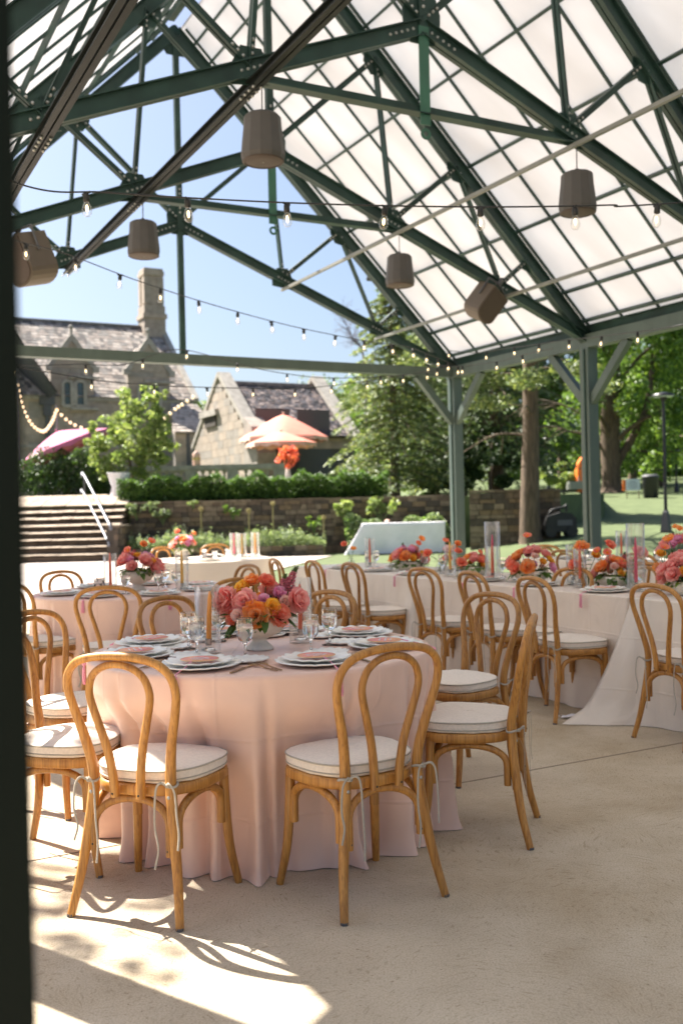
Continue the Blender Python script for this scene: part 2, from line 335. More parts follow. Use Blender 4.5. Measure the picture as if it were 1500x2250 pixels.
M_con = [leafmat('hemlock', (0.139, 0.195, 0.072), .25), leafmat('hemlock_tip', (0.290, 0.337, 0.120), .3), leafmat('hemlock_deep', (0.081, 0.123, 0.048), .2)]
M_dark = [leafmat('dark_leaf_deep', (0.039, 0.075, 0.023), .2), leafmat('dark_leaf_mid', (0.065, 0.111, 0.033), .2)]
M_silver = [leafmat('catmint', (.22, .29, .13), .35), leafmat('catmint_pale', (.31, .37, .21), .35), leafmat('catmint_deep', (.10, .15, .06), .3)]
M_bark = mat('grey_brown_bark', (.115, .080, .052), .9, 0, .4, 5, .8, 14, stretch=(3, 3, .5))
M_stem = mat('green_stem', (.10, .16, .04), .6)
STONE = [mat('rubble_stone_'+k, c, .9, 0, .25, 7, .4, 18) for k, c in (('brown', (.13, .095, .065)), ('tan', (.20, .155, .105)), ('dark', (.075, .06, .045)), ('ochre', (.17, .12, .07)))]
M_mortar = mat('dark_mortar', (.06, .05, .04), .95)  # plain dark tone for joints and wall backing
ASH = [mat('ashlar_'+k, c, .85, 0, .16, 3) for k, c in (('buff', (.35, .29, .235)), ('grey', (.30, .265, .23)), ('warm', (.39, .315, .25)))]
M_trim = mat('weathered_trim_stone', (0.360, 0.330, 0.288), .85, 0, .2, 4)
SLATE = [mat('slate_'+k, c, .8, 0, .25, 5) for k, c in (('brown', (.30, .25, .215)), ('grey', (.235, .215, .195)), ('pale', (.44, .38, .33)), ('dark', (.13, .115, .105)))]
SLATE2 = [mat('dark_slate_'+k, c, .75, 0, .3, 5) for k, c in (('blue', (0.109, 0.099, 0.113)), ('brown', (0.167, 0.128, 0.123)), ('pale', (0.290, 0.232, 0.217)), ('black', (0.051, 0.051, 0.061)))]
M_winglass = mat('dark_window_glass', (.05, .085, .105), .12, 0, spec=.8)
M_lead = mat('lead_grey', (.085, .085, .09), .6)
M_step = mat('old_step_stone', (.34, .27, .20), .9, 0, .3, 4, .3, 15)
M_riser = mat('shaded_riser_stone', (.095, .067, .045), .9, 0, .35, 4, .4, 12)  # step stone with the risers' shade put into the colour
M_rail = mat('grey_metal_rail', (.20, .205, .23), .45, .4)
M_coral = mat('coral_canvas', (.72, .24, .17), .8, 0, .06, 4); M_fringe = mat('pale_canvas_edge', (.78, .50, .40), .85)
M_mauve = mat('mauve_canvas', (.48, .13, .24), .8, 0, .12, 3)
M_red = petalmat('red_blossom', (.62, .05, .025))
M_orangepaint = mat('orange_machine_paint', (.75, .16, .02), .5)
M_signw = mat('white_sign_board', (.62, .66, .72), .5); M_signink = mat('grey_sign_print', (.25, .28, .33), .6)
M_lamp = mat('black_lamp_metal', (.014, .014, .017), .4)
M_lens = mat('frosted_lamp_lens', (.45, .50, .58), .3)

# ------------------------------------------------------------------ setting: ground, floor, paths, terrace
def sst(a, b, x):
    t = min(1, max(0, (x-a)/(b-a))); return t*t*(3-2*t)
def gh(x, y):
    """ground height: level round the pavilion, rising to the right and back"""
    s = sst(3.0, 6.5, x-.02*(y-20)); h = .05*max(0, y-19)
    return s*min(h, 3.2+.004*y) - .03
nx, ny = 90, 90
gx = [-400+(400-60)*i/12 for i in range(12)]+[-60+120*i/70 for i in range(71)]+[60+340*(i+1)/7 for i in range(7)]
gy = [-150+130*i/6 for i in range(6)]+[-20+120*i/72 for i in range(73)]+[100+500*(i+1)/11 for i in range(11)]
tag(grid_mesh('lawn', len(gx), len(gy), lambda i, j: (gx[i], gy[j], gh(gx[i], gy[j])), M_grass), kind='structure')
def flat(name, poly, z, m):
    b = MB(); b.add([(p[0], p[1], z) for p in poly], [tuple(range(len(poly)))], 0); return tag(b.build(name, m), kind='structure')
uvp = lambda u, v: uv(u, v)[:2]
flat('pavilion_floor', [uvp(-14, -24), uvp(11.2, -24), uvp(11.2, 15.2), uvp(-14, 15.2)], 0, M_conc)  # unseen part behind the camera is added to bounce fill light
pv = MB()
for P in ([uvp(-14, 15.2), uvp(4.6, 15.2), (-.3, 29.0), (-6.7, 29.0), (-20, 29.0), (-30, 18)],):
    pv.add([(q[0], q[1], -.004) for q in P], [tuple(range(len(P)))])
tag(pv.build('paved_path', M_pave), kind='structure')
jb = MB()
for vv in (4.05, 10.9):
    jb.beam(uv(-13.8, vv, .0015), uv(11, vv, .0015), .007, .003)
tag(jb.build('floor_joint', M_joint), kind='structure')
TZ = 1.66
tb = MB(); tpoly = [(-70, 33.2), (-6.7, 33.2), (-6.7, 31.3), (6.2, 31.3), (9.5, 36), (16, 62), (16, 130), (-70, 130)]
tb.add([(x, y, TZ) for x, y in tpoly]+[(x, y, -.2) for x, y in tpoly], [tuple(range(8))]+[(i, 8+i, 8+(i+1) % 8, (i+1) % 8) for i in range(8)])
tag(tb.build('terrace', M_grass2), kind='structure')

# stone steps up to the terrace
stp = empty('stone_steps', (-9.4, 30, 0), 'weathered stone steps climbing to the terrace beside the metal handrails', 'steps')
stp_m = MB(); ris = MB(); NST = 8
for k in range(NST):
    y0 = 28.8+.34*k; z1 = TZ*(k+1)/NST; z0 = TZ*k/NST
    dep = .62 if k < NST-1 else 1.5
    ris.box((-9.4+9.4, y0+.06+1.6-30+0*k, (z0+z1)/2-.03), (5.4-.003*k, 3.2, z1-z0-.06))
    # tread slab, tilted slightly up to the back as old treads are
    x0, x1 = -12.1+9.4, -6.72+9.4; n = 14; ya = y0-30; tilt = .022+.008*k
    for i in range(n):
        xa = x0+(x1-x0)*i/n; xb = x0+(x1-x0)*(i+1)/n-.012; e = random.uniform(-.02, .02); f = random.uniform(-.008, .008)
        v8 = [(xa, ya+e, z1-.022+f), (xb, ya+e, z1-.022+f), (xb, ya+dep, z1-.022), (xa, ya+dep, z1-.022), (xa, ya+e, z1+f), (xb, ya+e, z1+f), (xb, ya+dep, z1+tilt*dep*3), (xa, ya+dep, z1+tilt*dep*3)]
        stp_m.add(v8, [(3, 2, 1, 0), (4, 5, 6, 7), (0, 1, 5, 4), (1, 2, 6, 5), (2, 3, 7, 6), (3, 0, 4, 7)])
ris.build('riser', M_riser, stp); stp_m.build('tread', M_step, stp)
hr = empty('handrail', (-6.85, 29, 0), 'grey metal handrail with two sloping bars on the stone steps', 'handrail')
lo, hi = at(240, 1152, 29), at(185, 1045, 32.2); lo2, hi2 = at(236, 1188, 29), at(183, 1082, 32.2)
for nm, a_, c_, r_ in (('top_bar', lo, hi, .036), ('lower_bar', lo2, hi2, .030)):
    b = MB(); dd = (c_-a_).normalized(); b.tube(spline([a_-hr.location-Z*.12, a_-hr.location, c_-hr.location, c_-hr.location+Vec((-.12, .2, -.02))], 4), r_, 8); b.build(nm, M_rail, hr)
for a_, z0 in ((lo, -.02), (hi, TZ-.05)):
    b = MB(); b.tube([Vec((a_.x, a_.y, z0))-hr.location, a_-hr.location], .026, 8); b.build('post', M_lead, hr)

# stone walls, built of separate-looking stones in one mesh
def rubble(name, p0, p1, z0, z1, th, label, parent=None, cap=True, hs=(.09, .2), mats=STONE, ws=(.18, .55)):
    p0, p1 = Vec((*p0, 0)), Vec((*p1, 0)); t = (p1-p0); L = t.length; t.normalize(); nrm = Vec((t.y, -t.x, 0))
    b = MB(); b.box((p0+p1)/2+Z*((z0+z1)/2)-nrm*(th/2), (L-.02, th-.02, z1-z0-.02), (t, nrm, Z), len(mats))
    z = z0
    while z < z1-.02:
        h = min(random.uniform(*hs), z1-z); x = 0
        if z1-z-h < .05: h = z1-z
        while x < L:
            wd = min(random.uniform(*ws), L-x)
            if wd > .03:
                pr = random.uniform(.01, .05)
                b.box(p0+t*(x+wd/2)+Z*(z+h/2)+nrm*(pr/2-.02), (wd-.018, .09+pr, h-.016), (t, nrm, Z), random.randrange(len(mats)))
            x += wd
        z += h
    if cap:
        x = 0
        while x < L:
            wd = min(random.uniform(.5, .95), L-x)
            b.box(p0+t*(x+wd/2)+Z*(z1+.035+random.uniform(-.008, .012))-nrm*(th/2-.03), (wd-.02, th+.1, .07), (t, nrm, Z), random.choice((1, 0, 1)))
            x += wd
    o = b.build(name, list(mats)+[M_mortar], parent)
    if label: tag(o, label, 'wall')
    return o
rubble('retaining_wall', (-6.62, 31.2), (3.6, 31.2), -.1, TZ-.02, .4, 'long brown rubble stone retaining wall below the clipped hedge')
rubble('retaining_wall', (3.75, 29.2), (6.3, 28.6), -.1, 1.72, .45, 'taller dark rubble wall section behind the corner post beside the tree trunk')
rubble('cheek_wall', (-6.55, 28.9), (-6.55, 31.1), -.1, .95, .3, 'short stepped stone cheek wall along the right side of the steps', hs=(.12, .22))
rubble('planter_wall', (-6.3, 29.55), (-.55, 29.7), -.05, .30, .25, 'low stone planter edge holding the pale catmint border', cap=False)

# ------------------------------------------------------------------ the pavilion
UC, HALF, S9 = 4.93, 4.90, .9
zz = lambda z: 1.36+(z-1.36)*S9
VT = [14.31-3.372*k for k in range(6)]
pav = empty('pavilion', uv(UC, 7, 0), 'green steel and timber open pavilion with white translucent gable roof', 'pavilion')
pav.location = (0, 0, 0)
def pq(w_, z, v): return uv(UC+w_*S9, v, zz(z))
NOD = {'E': (5.4, 3.98), 'N2': (3.75, 4.62), 'N1': (1.87, 5.37), 'P': (0, 6.16), 'T3': (4.26, 5.12), 'T2': (3.0, 6.38), 'T1': (1.65, 7.73), 'X': (0, 9.38)}
def bolts(b, p, d, n, sp, nr, m=1, r=.017):
    for i in range(n):
        for k in (-1, 1): b.ball(Vec(p)+Vec(d)*(sp*(i-(n-1)/2))+Vec(nr)*(k*.017), r, m, 6, 4)
TMAT = [M_steel, M_bolt]
for k, v in enumerate(VT[:5]):
    top = MB()
    for s_ in (-1, 1):
        a, e = pq(0, 9.38, v), pq(s_*5.4, 3.98, v); up = (Z+A*s_).normalized()
        top.channel2(a-up*.0, e+(e-a).normalized()*.12, .125, .17, up)
    tr = top.build('rafter_pair', TMAT, pav)
    for s_ in (-1, 1):
        g = lambda n: pq(s_*NOD[n][0], NOD[n][1], v)
        c = MB(); up = (Z*1.0 - A*s_*(-.41)).normalized()
        c.channel2(g('E'), g('P'), .11, .145, Z)
        cd_ = (g('P')-g('E')).normalized()
        for nn in ('N1', 'N2'): bolts(c, g(nn)+Z*.03, cd_, 4, .06, D*.9, 1, .016)
        c.build('bottom_chord', TMAT, tr)
        for i, (p, q, wd) in enumerate((('P', 'T1', .07), ('N1', 'T1', .05), ('N1', 'T2', .065), ('N2', 'T2', .042), ('N2', 'T3', .055))):
            b = MB(); P, Q = g(p)+Z*.06, g(q)-Z*.02; t = (Q-P).normalized(); sd = t.cross(D).normalized()
            for kk in (-1, 1):
                b.box((P+Q)/2+D*kk*.014, ((Q-P).length, wd, .010), (t, sd, D)); b.box((P+Q)/2+D*kk*.030+sd*(wd/2-.005), ((Q-P).length, .010, .03), (t, sd, D))
            for (end, sg) in ((P, 1), (Q, -1)): bolts(b, end+t*sg*.15, t, 3, .06, D*1.3)
            b.build('web_strut', TMAT, tr)
        for nn, poly in (('N1', [(-.26, -.10), (.24, -.16), (.24, .05), (.12, .27), (-.14, .27), (-.26, .06)]), ('N2', [(-.2, -.06), (.2, -.12), (.18, .06), (.08, .2), (-.1, .2), (-.2, .05)]),
                         ('T1', [(-.2, .14), (.16, -.18), (.16, -.3), (-.1, -.3), (-.24, -.1)]), ('T2', [(-.2, .16), (.18, -.2), (.1, -.3), (-.1, -.26), (-.22, -.06)]), ('T3', [(-.16, .12), (.14, -.18), (.06, -.24), (-.12, -.18)])):
            gp = MB(); gp.prism([(x*.72, z*.78) for x, z in poly], g(nn), A*s_, Z, .014); gp.build('gusset_plate', TMAT, tr)
    # king post, peak gusset and the rest of the middle
    b = MB(); kb = zz(6.16); bot = 3.72 if k == 0 else kb
    for kk in (-1, 1): b.box(uv(UC, v+kk*.022, (zz(9.3)+bot)/2), (.085, .028, zz(9.3)-bot), (A, D, Z))
    bolts(b, uv(UC, v, kb+.35), Z, 6, .07, D*2.2)
    b.build('king_post', TMAT, tr)
    b = MB(); b.prism([(-.19, -.06), (-.12, -.15), (.12, -.15), (.19, -.06), (.20, .14), (.13, .36), (-.13, .36), (-.20, .14)], uv(UC, v, kb), A, Z, .016); b.build('gusset_plate', TMAT, tr)
    b = MB(); b.prism([(-.26, -.16), (-.14, -.36), (.14, -.36), (.26, -.16), (.02, .10), (-.02, .10)], uv(UC, v, zz(9.38)), A, Z, .016)
    b.build('gusset_plate', TMAT, tr); b = MB()
    for s_ in (-1, 1):
        b = MB(); b.box(uv(UC+s_*.22, v-.012, kb-.085), (.36, .008, .05), ((A*s_-Z*.41).normalized(), D, (Z+A*s_*.41).normalized())); bolts(b, uv(UC+s_*.22, v, kb-.085), (A*s_-Z*.41).normalized(), 5, .065, D*.9, 1, .016); b.build('splice_plate', TMAT, tr)
    if k > 0:
        b = MB(); p, q = pq(-1.95, 5.33, v), pq(1.95, 5.33, v)
        b.box((p+q)/2, ((q-p).length, .012, .085), (A, D, Z)); b.box((p+q)/2-Z*.037, ((q-p).length, .11, .012), (A, D, Z)); b.build('collar_tie', TMAT, tr)
        b = MB(); zb = zz(5.33)-.22
        b.box(uv(UC+.0, v-.03, (kb+zb)/2+.04), (.105, .012, kb-zb-.08), (A, D, Z))
        ring = [(.052*math.cos(i*PI/8), .052*math.sin(i*PI/8)) for i in range(16)]; hole = [(.026*x/.052, .026*y/.052) for x, y in ring]
        for fz in (-.006, .006):
            vs = [uv(UC+x, v-.03+fz, zb+y) for x, y in ring]+[uv(UC+x, v-.03+fz, zb+y) for x, y in hole]
            b.add(vs, [(i, (i+1) % 16, 16+(i+1) % 16, 16+i) for i in range(16)])
        b.build('hanger_strap', M_strap, tr)
for s_ in (-1, 1):
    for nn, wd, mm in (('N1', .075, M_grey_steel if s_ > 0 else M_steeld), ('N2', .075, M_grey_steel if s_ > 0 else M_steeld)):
        b = MB(); w_, z = NOD[nn]; p, q = uv(UC+s_*w_*S9, VT[0]+.06, zz(z)-.125), uv(UC+s_*w_*S9, VT[4], zz(z)-.125)
        if s_ < 0: b.channel2(p, q, .10, .075)
        else: b.box((p+q)/2, ((q-p).length, .042, .038), ((q-p).normalized(), A, Z))
        if s_ < 0:
            for v in VT[:4]: bolts(b, uv(UC-w_*S9, v, zz(z)-.17), D, 4, .09, A*2, 1, .014)
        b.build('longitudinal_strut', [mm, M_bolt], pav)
# purlins, glazing bars, roof sheets
PURL = [.22, .46+.78*0, 1.24, 2.02, 2.79, 3.57, 4.35, 4.72]
VEND = VT[5]  # unseen roof end cut short to let in more light
def slope_pt(s_, w_, v, off): return uv(UC+s_*w_+s_*off*.7071, v, zz(9.38)-w_+off*.7071)
for s_ in (-1, 1):
    nr = (Z+A*s_).normalized()
    for w_ in PURL:
        b = MB(); p, q = slope_pt(s_, w_, VT[0]+.12, .135), slope_pt(s_, w_, VEND, .135)
        b.beam(p, q, .036, .055, nr); b.build('purlin', M_steel, pav)
    for k in range(5):
        v0, v1 = VT[k]+(.25 if k == 0 else 0), VT[k+1]; pb = MB()
        c = [slope_pt(s_, .0, v0, .19), slope_pt(s_, .0, v1, .19), slope_pt(s_, 4.84, v1, .19), slope_pt(s_, 4.84, v0, .19)]
        pb.add(c, [(0, 1, 2, 3)]); pb.build('roof_panel', M_panel, pav)
        for i in range(5):
            vv = VT[k]+(VT[k+1]-VT[k])*i/5
            if k > 3: continue
            g = MB(); g.beam(slope_pt(s_, .05, vv, .172), slope_pt(s_, 4.83, vv, .172), .030 if i else .04, .028, nr); g.build('glazing_bar', M_steel, pav)
    g = MB(); g.beam(slope_pt(s_, .0, VT[0]+.23, .165), slope_pt(s_, 4.84, VT[0]+.23, .165), .03, .05, nr); g.build('verge_trim', M_steel, pav)
b = MB(); b.beam(uv(UC, VT[0]+.25, zz(9.38)+.30), uv(UC, VEND, zz(9.38)+.30), .16, .05); b.build('ridge_cap', M_steel, pav)
for s_ in (-1, 1):
    ue = UC+s_*HALF
    b = MB(); b.beam(uv(ue, VT[0]+.14, 3.665), uv(ue, VEND, 3.665), .17, .19); b.build('eave_beam', M_pwood, pav)
    b = MB(); b.channel2(uv(ue+s_*.02, VT[0]+.14, 3.83), uv(ue+s_*.02, VEND, 3.83), .14, .13); b.build('eave_channel', M_steel, pav)
    b = MB(); b.beam(uv(ue+s_*.085, VT[0]+.2, 3.94), uv(ue+s_*.085, VEND, 3.94), .09, .08); b.build('gutter', M_pwood_dark, pav)
    for k, v in enumerate(VT):
        if s_ < 0 and k == 4: v = .87
        if s_ < 0 and k == 3: v = 4.10
        post = MB(); uu = ue if not (s_ < 0 and k == 4) else .051
        post.box(uv(uu, v, 1.785), (.178, .178, 3.57), (A, D, Z))
        if not (s_ < 0 and k == 4): post.box(uv(uu, v, .09), (.24, .24, .18), (A, D, Z))
        if s_ > 0: post.box(uv(uu-.1, v-.02, 1.8), (.022, .022, 3.5), (A, D, Z), 1)
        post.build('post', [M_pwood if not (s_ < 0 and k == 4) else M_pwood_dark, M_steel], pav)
        for dv in (-1, 1):
            if k == 0 and dv > 0: continue
            if s_ < 0 and k == 4: continue
            br = MB(); br.beam(uv(ue, v+dv*.06, 2.80), uv(ue, v+dv*.80, 3.58), .10, .115, D); br.build('knee_brace', M_pwood, pav)
    br = MB(); v = VT[0]; br.beam(uv(ue-s_*.06, v, 2.80), uv(ue-s_*.76, v, 3.58), .10, .115, A); br.build('knee_brace', M_pwood, pav)
b = MB(); b.beam(uv(UC-HALF+.09, VT[0], 3.655), uv(UC+HALF-.09, VT[0], 3.655), .16, .15); b.build('tie_beam', M_pwood, pav)

# speakers hanging in the roof
def pendant(px, py, v, label):
    p = onv(px, py, v); e = empty('pendant_speaker', p, label, 'speaker', 'drum speakers hanging in the pavilion roof', YAW); dpt = (p-CAMP).dot(_f)
    return e
sp_body = MB(); sp_body.lathe([(.02, .20), (.135, .20), (.158, .178), (.163, .10), (.175, .0), (.186, -.10), (.188, -.145), (.178, -.18), (.158, -.19)], 12, smooth=False)
sp_gr = MB(); sp_gr.lathe([(.157, -.188), (.15, -.192), (.06, -.194), (.0, -.194)], 24); sp_gr.lathe([(.174, -.18), (.178, -.190), (.160, -.199), (.155, -.192)], 24, caps=False)
sp_dot = MB(); sp_dot.ball((0, 0, -.196), .008, 0, 8, 4)
ME_sb, ME_sg, ME_sd = sp_body.mesh('speaker_body', M_spk), sp_gr.mesh('speaker_grille', M_spkg), sp_dot.mesh('speaker_badge', M_grey_steel)
for px, py, v, top, scl, lab in ((577, 305, 7.566, 175, .98, 'largest taupe drum speaker hanging in the roof, nearest the camera'),
                                 (315, 526, 10.938, 440, .98, 'taupe drum speaker hanging in front of the chimney'),
                                 (1268, 425, 7.566, 315, 1.0, 'taupe drum speaker hanging far right against the white roof'),
                                 (878, 595, 10.938, 510, 1.0, 'smaller taupe drum speaker hanging above the white serving table')):
    e = pendant(px, py, v, lab); e.scale = (scl,)*3
    link('cabinet', ME_sb, e); link('grille', ME_sg, e); link('badge', ME_sd, e)
    hz = (onv(px, top, v).z-e.location.z)/scl; c = MB(); c.tube([(0, 0, .21), (.004, 0, hz)], .006, 6); c.ball((0, 0, hz), .035, 0, 8, 5); c.tube([(0, 0, .21), (0, 0, .245)], .02, 8); c.build('suspension_cable', M_lead, e)
def boxspk(px, py, v, rz, tx, size, label):
    p = onv(px, py, v); e = empty('box_speaker', p, label, 'speaker', 'box speakers on the roof trusses', rz); e.rotation_euler = (tx[0], tx[1], rz)
    w_, d_, h_ = size; b = MB(); n = 9
    prof = [(-w_/2, h_/2), (w_/2, h_/2), (w_/2, -h_*.25)]+[(w_/2*math.cos(i*PI/n), -h_*.25-h_*.25*math.sin(i*PI/n)) for i in range(1, n)]+[(-w_/2, -h_*.25)]
    b.prism(prof, (0, 0, 0), (1, 0, 0), (0, 0, 1), d_); b.build('cabinet', M_spkbox, e)
    g = MB(); g.prism([(x*.9, z*.92) for x, z in prof], (0, -d_/2-.006, 0), (1, 0, 0), (0, 0, 1), .012); g.build('grille', M_spkg, e)
    h = MB(); h.tube([(-w_/2-.01, 0, .05), (-w_/2-.03, 0, h_/2+.06), (0, 0, h_/2+.10), (w_/2+.03, 0, h_/2+.06), (w_/2+.01, 0, .05)], .014, 6); h.box((0, 0, h_/2+.13), (.05, .05, .1)); h.build('bracket', M_lead, e)
boxspk(1064, 668, 10.938, YAW+R(20), (R(28), R(26), 0), (.36, .30, .46), 'angled taupe box speaker bracketed under the truss near the right eave')
boxspk(66, 574, 10.938, YAW-R(70), (R(16), R(-12), 0), (.42, .34, .50), 'angled taupe box speaker at far left beside the dark post')

# floodlight on the gable rafter
fl = empty('floodlight', onv(815, 606, 14.45), 'small dark floodlight on an arm from the gable rafter', 'light fixture')
b = MB(); b.lathe([(.02, .06), (.06, .05), (.085, -.06), (.08, -.07)], 14); b.build('lamp_head', M_lamp, fl)
b = MB(); b.tube([(0, 0, .04), (.12, .05, .03), (.33, .15, .02)], .018, 6); b.build('arm', M_lamp, fl)

# string lights
glb = MB(); glb.lathe([(.010, .0), (.014, -.008), (.024, -.030), (.030, -.055), (.027, -.078), (.014, -.094), (0, -.097)], 12)
skt = MB(); skt.lathe([(.004, .055), (.012, .05), (.019, .035), (.020, .0), (.012, -.006)], 10); skt.tube([(-.03, 0, .048), (.03, 0, .048)], .008, 6)
fil = MB(); fil.ball((0, 0, -.045), .009, 0, 8, 5, (1, 1, 2.6))
ME_glb, ME_skt, ME_fil = glb.mesh('bulb_glass', M_bulb), skt.mesh('bulb_socket', M_black), fil.mesh('bulb_filament', M_fil)
def strand(pts, spacing, label, first=0.0, size=1.0, wire=.0055, off=.055, group='string lights across the pavilion'):
    P = spline(pts, 14); e = empty('string_light', Vec(P[0]), label, 'string lights', group); o = Vec(P[0]); Q = [Vec(p)-o for p in P]
    b = MB(); b.tube(Q, wire, 5); b.build('cable', M_black, e); acc = -first; nxt = 0
    for i in range(len(Q)-1):
        seg = (Q[i+1]-Q[i]).length
        while acc+seg >= nxt:
            p = Q[i].lerp(Q[i+1], max(0, min(1, (nxt-acc)/seg))) if nxt >= acc else None
            if p is not None:
                s_ = link('bulb', ME_glb, e); s_.location = p-Z*(off*size); s_.scale = (size,)*3; s_.rotation_euler = (random.uniform(-.1, .1), random.uniform(-.1, .1), random.uniform(0, 6))
                link('socket', ME_skt, s_); link('filament', ME_fil, s_)
            nxt += spacing
        acc += seg
    return e
def pxs(lst): return [tuple(at(x, y, d)) for x, y, d in lst]
strand([tuple(uv(.03, 5.55, 3.5))]+pxs([(35, 401, 5.7), (235, 422, 6.0), (450, 436, 6.1), (662, 446, 6.15), (880, 452, 6.2), (1105, 454, 6.25), (1335, 450, 6.3), (1560, 440, 6.4)])+[tuple(uv(9.8, 2.1, 3.55))], .605, 'nearest string light, crossing the whole roof in front of the trusses', first=-.28, size=1.0)
strand([tuple(uv(.03, 7.6, 3.6))]+pxs([(60, 535, 9.0), (145, 557, 9.4), (290, 612, 10.2), (420, 655, 11.0), (540, 690, 11.7), (640, 716, 12.4), (740, 737, 13.1), (830, 753, 13.8), (905, 765, 14.5)])+[tuple(uv(9.72, 14.0, 3.72))], .62, 'string light dipping across the chimney towards the far right corner post', first=-.1)
strand(pxs([(985, 770, 15.2), (1050, 775, 14.6), (1110, 765, 13.8), (1155, 760, 13.0), (1220, 750, 12.0), (1290, 742, 11.1), (1365, 733, 10.1), (1450, 722, 9.3), (1560, 700, 8.4)]), .95, 'string light running along the right eave beam', size=.8)
strand(pxs([(940, 800, 15.0), (1000, 805, 14.4), (1050, 800, 14.0), (1100, 793, 13.4), (1155, 778, 12.6), (1215, 765, 11.9)]), .85, 'short lower string light bunched below the right eave beam', size=.8)
strand(pxs([(30, 800, 11.0), (70, 803, 11.1), (172, 800, 11.4), (275, 800, 11.8), (380, 768, 12.5), (465, 782, 13.0), (553, 807, 13.4), (637, 822, 13.8), (716, 830, 14.2), (832, 828, 14.7), (965, 815, 15.2)]), .82, 'string light looping along under the gable tie beam', size=.8)
strand(pxs([(30, 805, 9.6), (120, 820, 9.8), (232, 838, 10.2), (342, 846, 10.7), (452, 851, 11.3), (560, 853, 12.0), (660, 853, 12.7), (770, 842, 13.6), (880, 826, 14.4), (985, 805, 15.2)]), .80, 'lowest string light, hanging in front of the house windows and slate roof', size=.75)

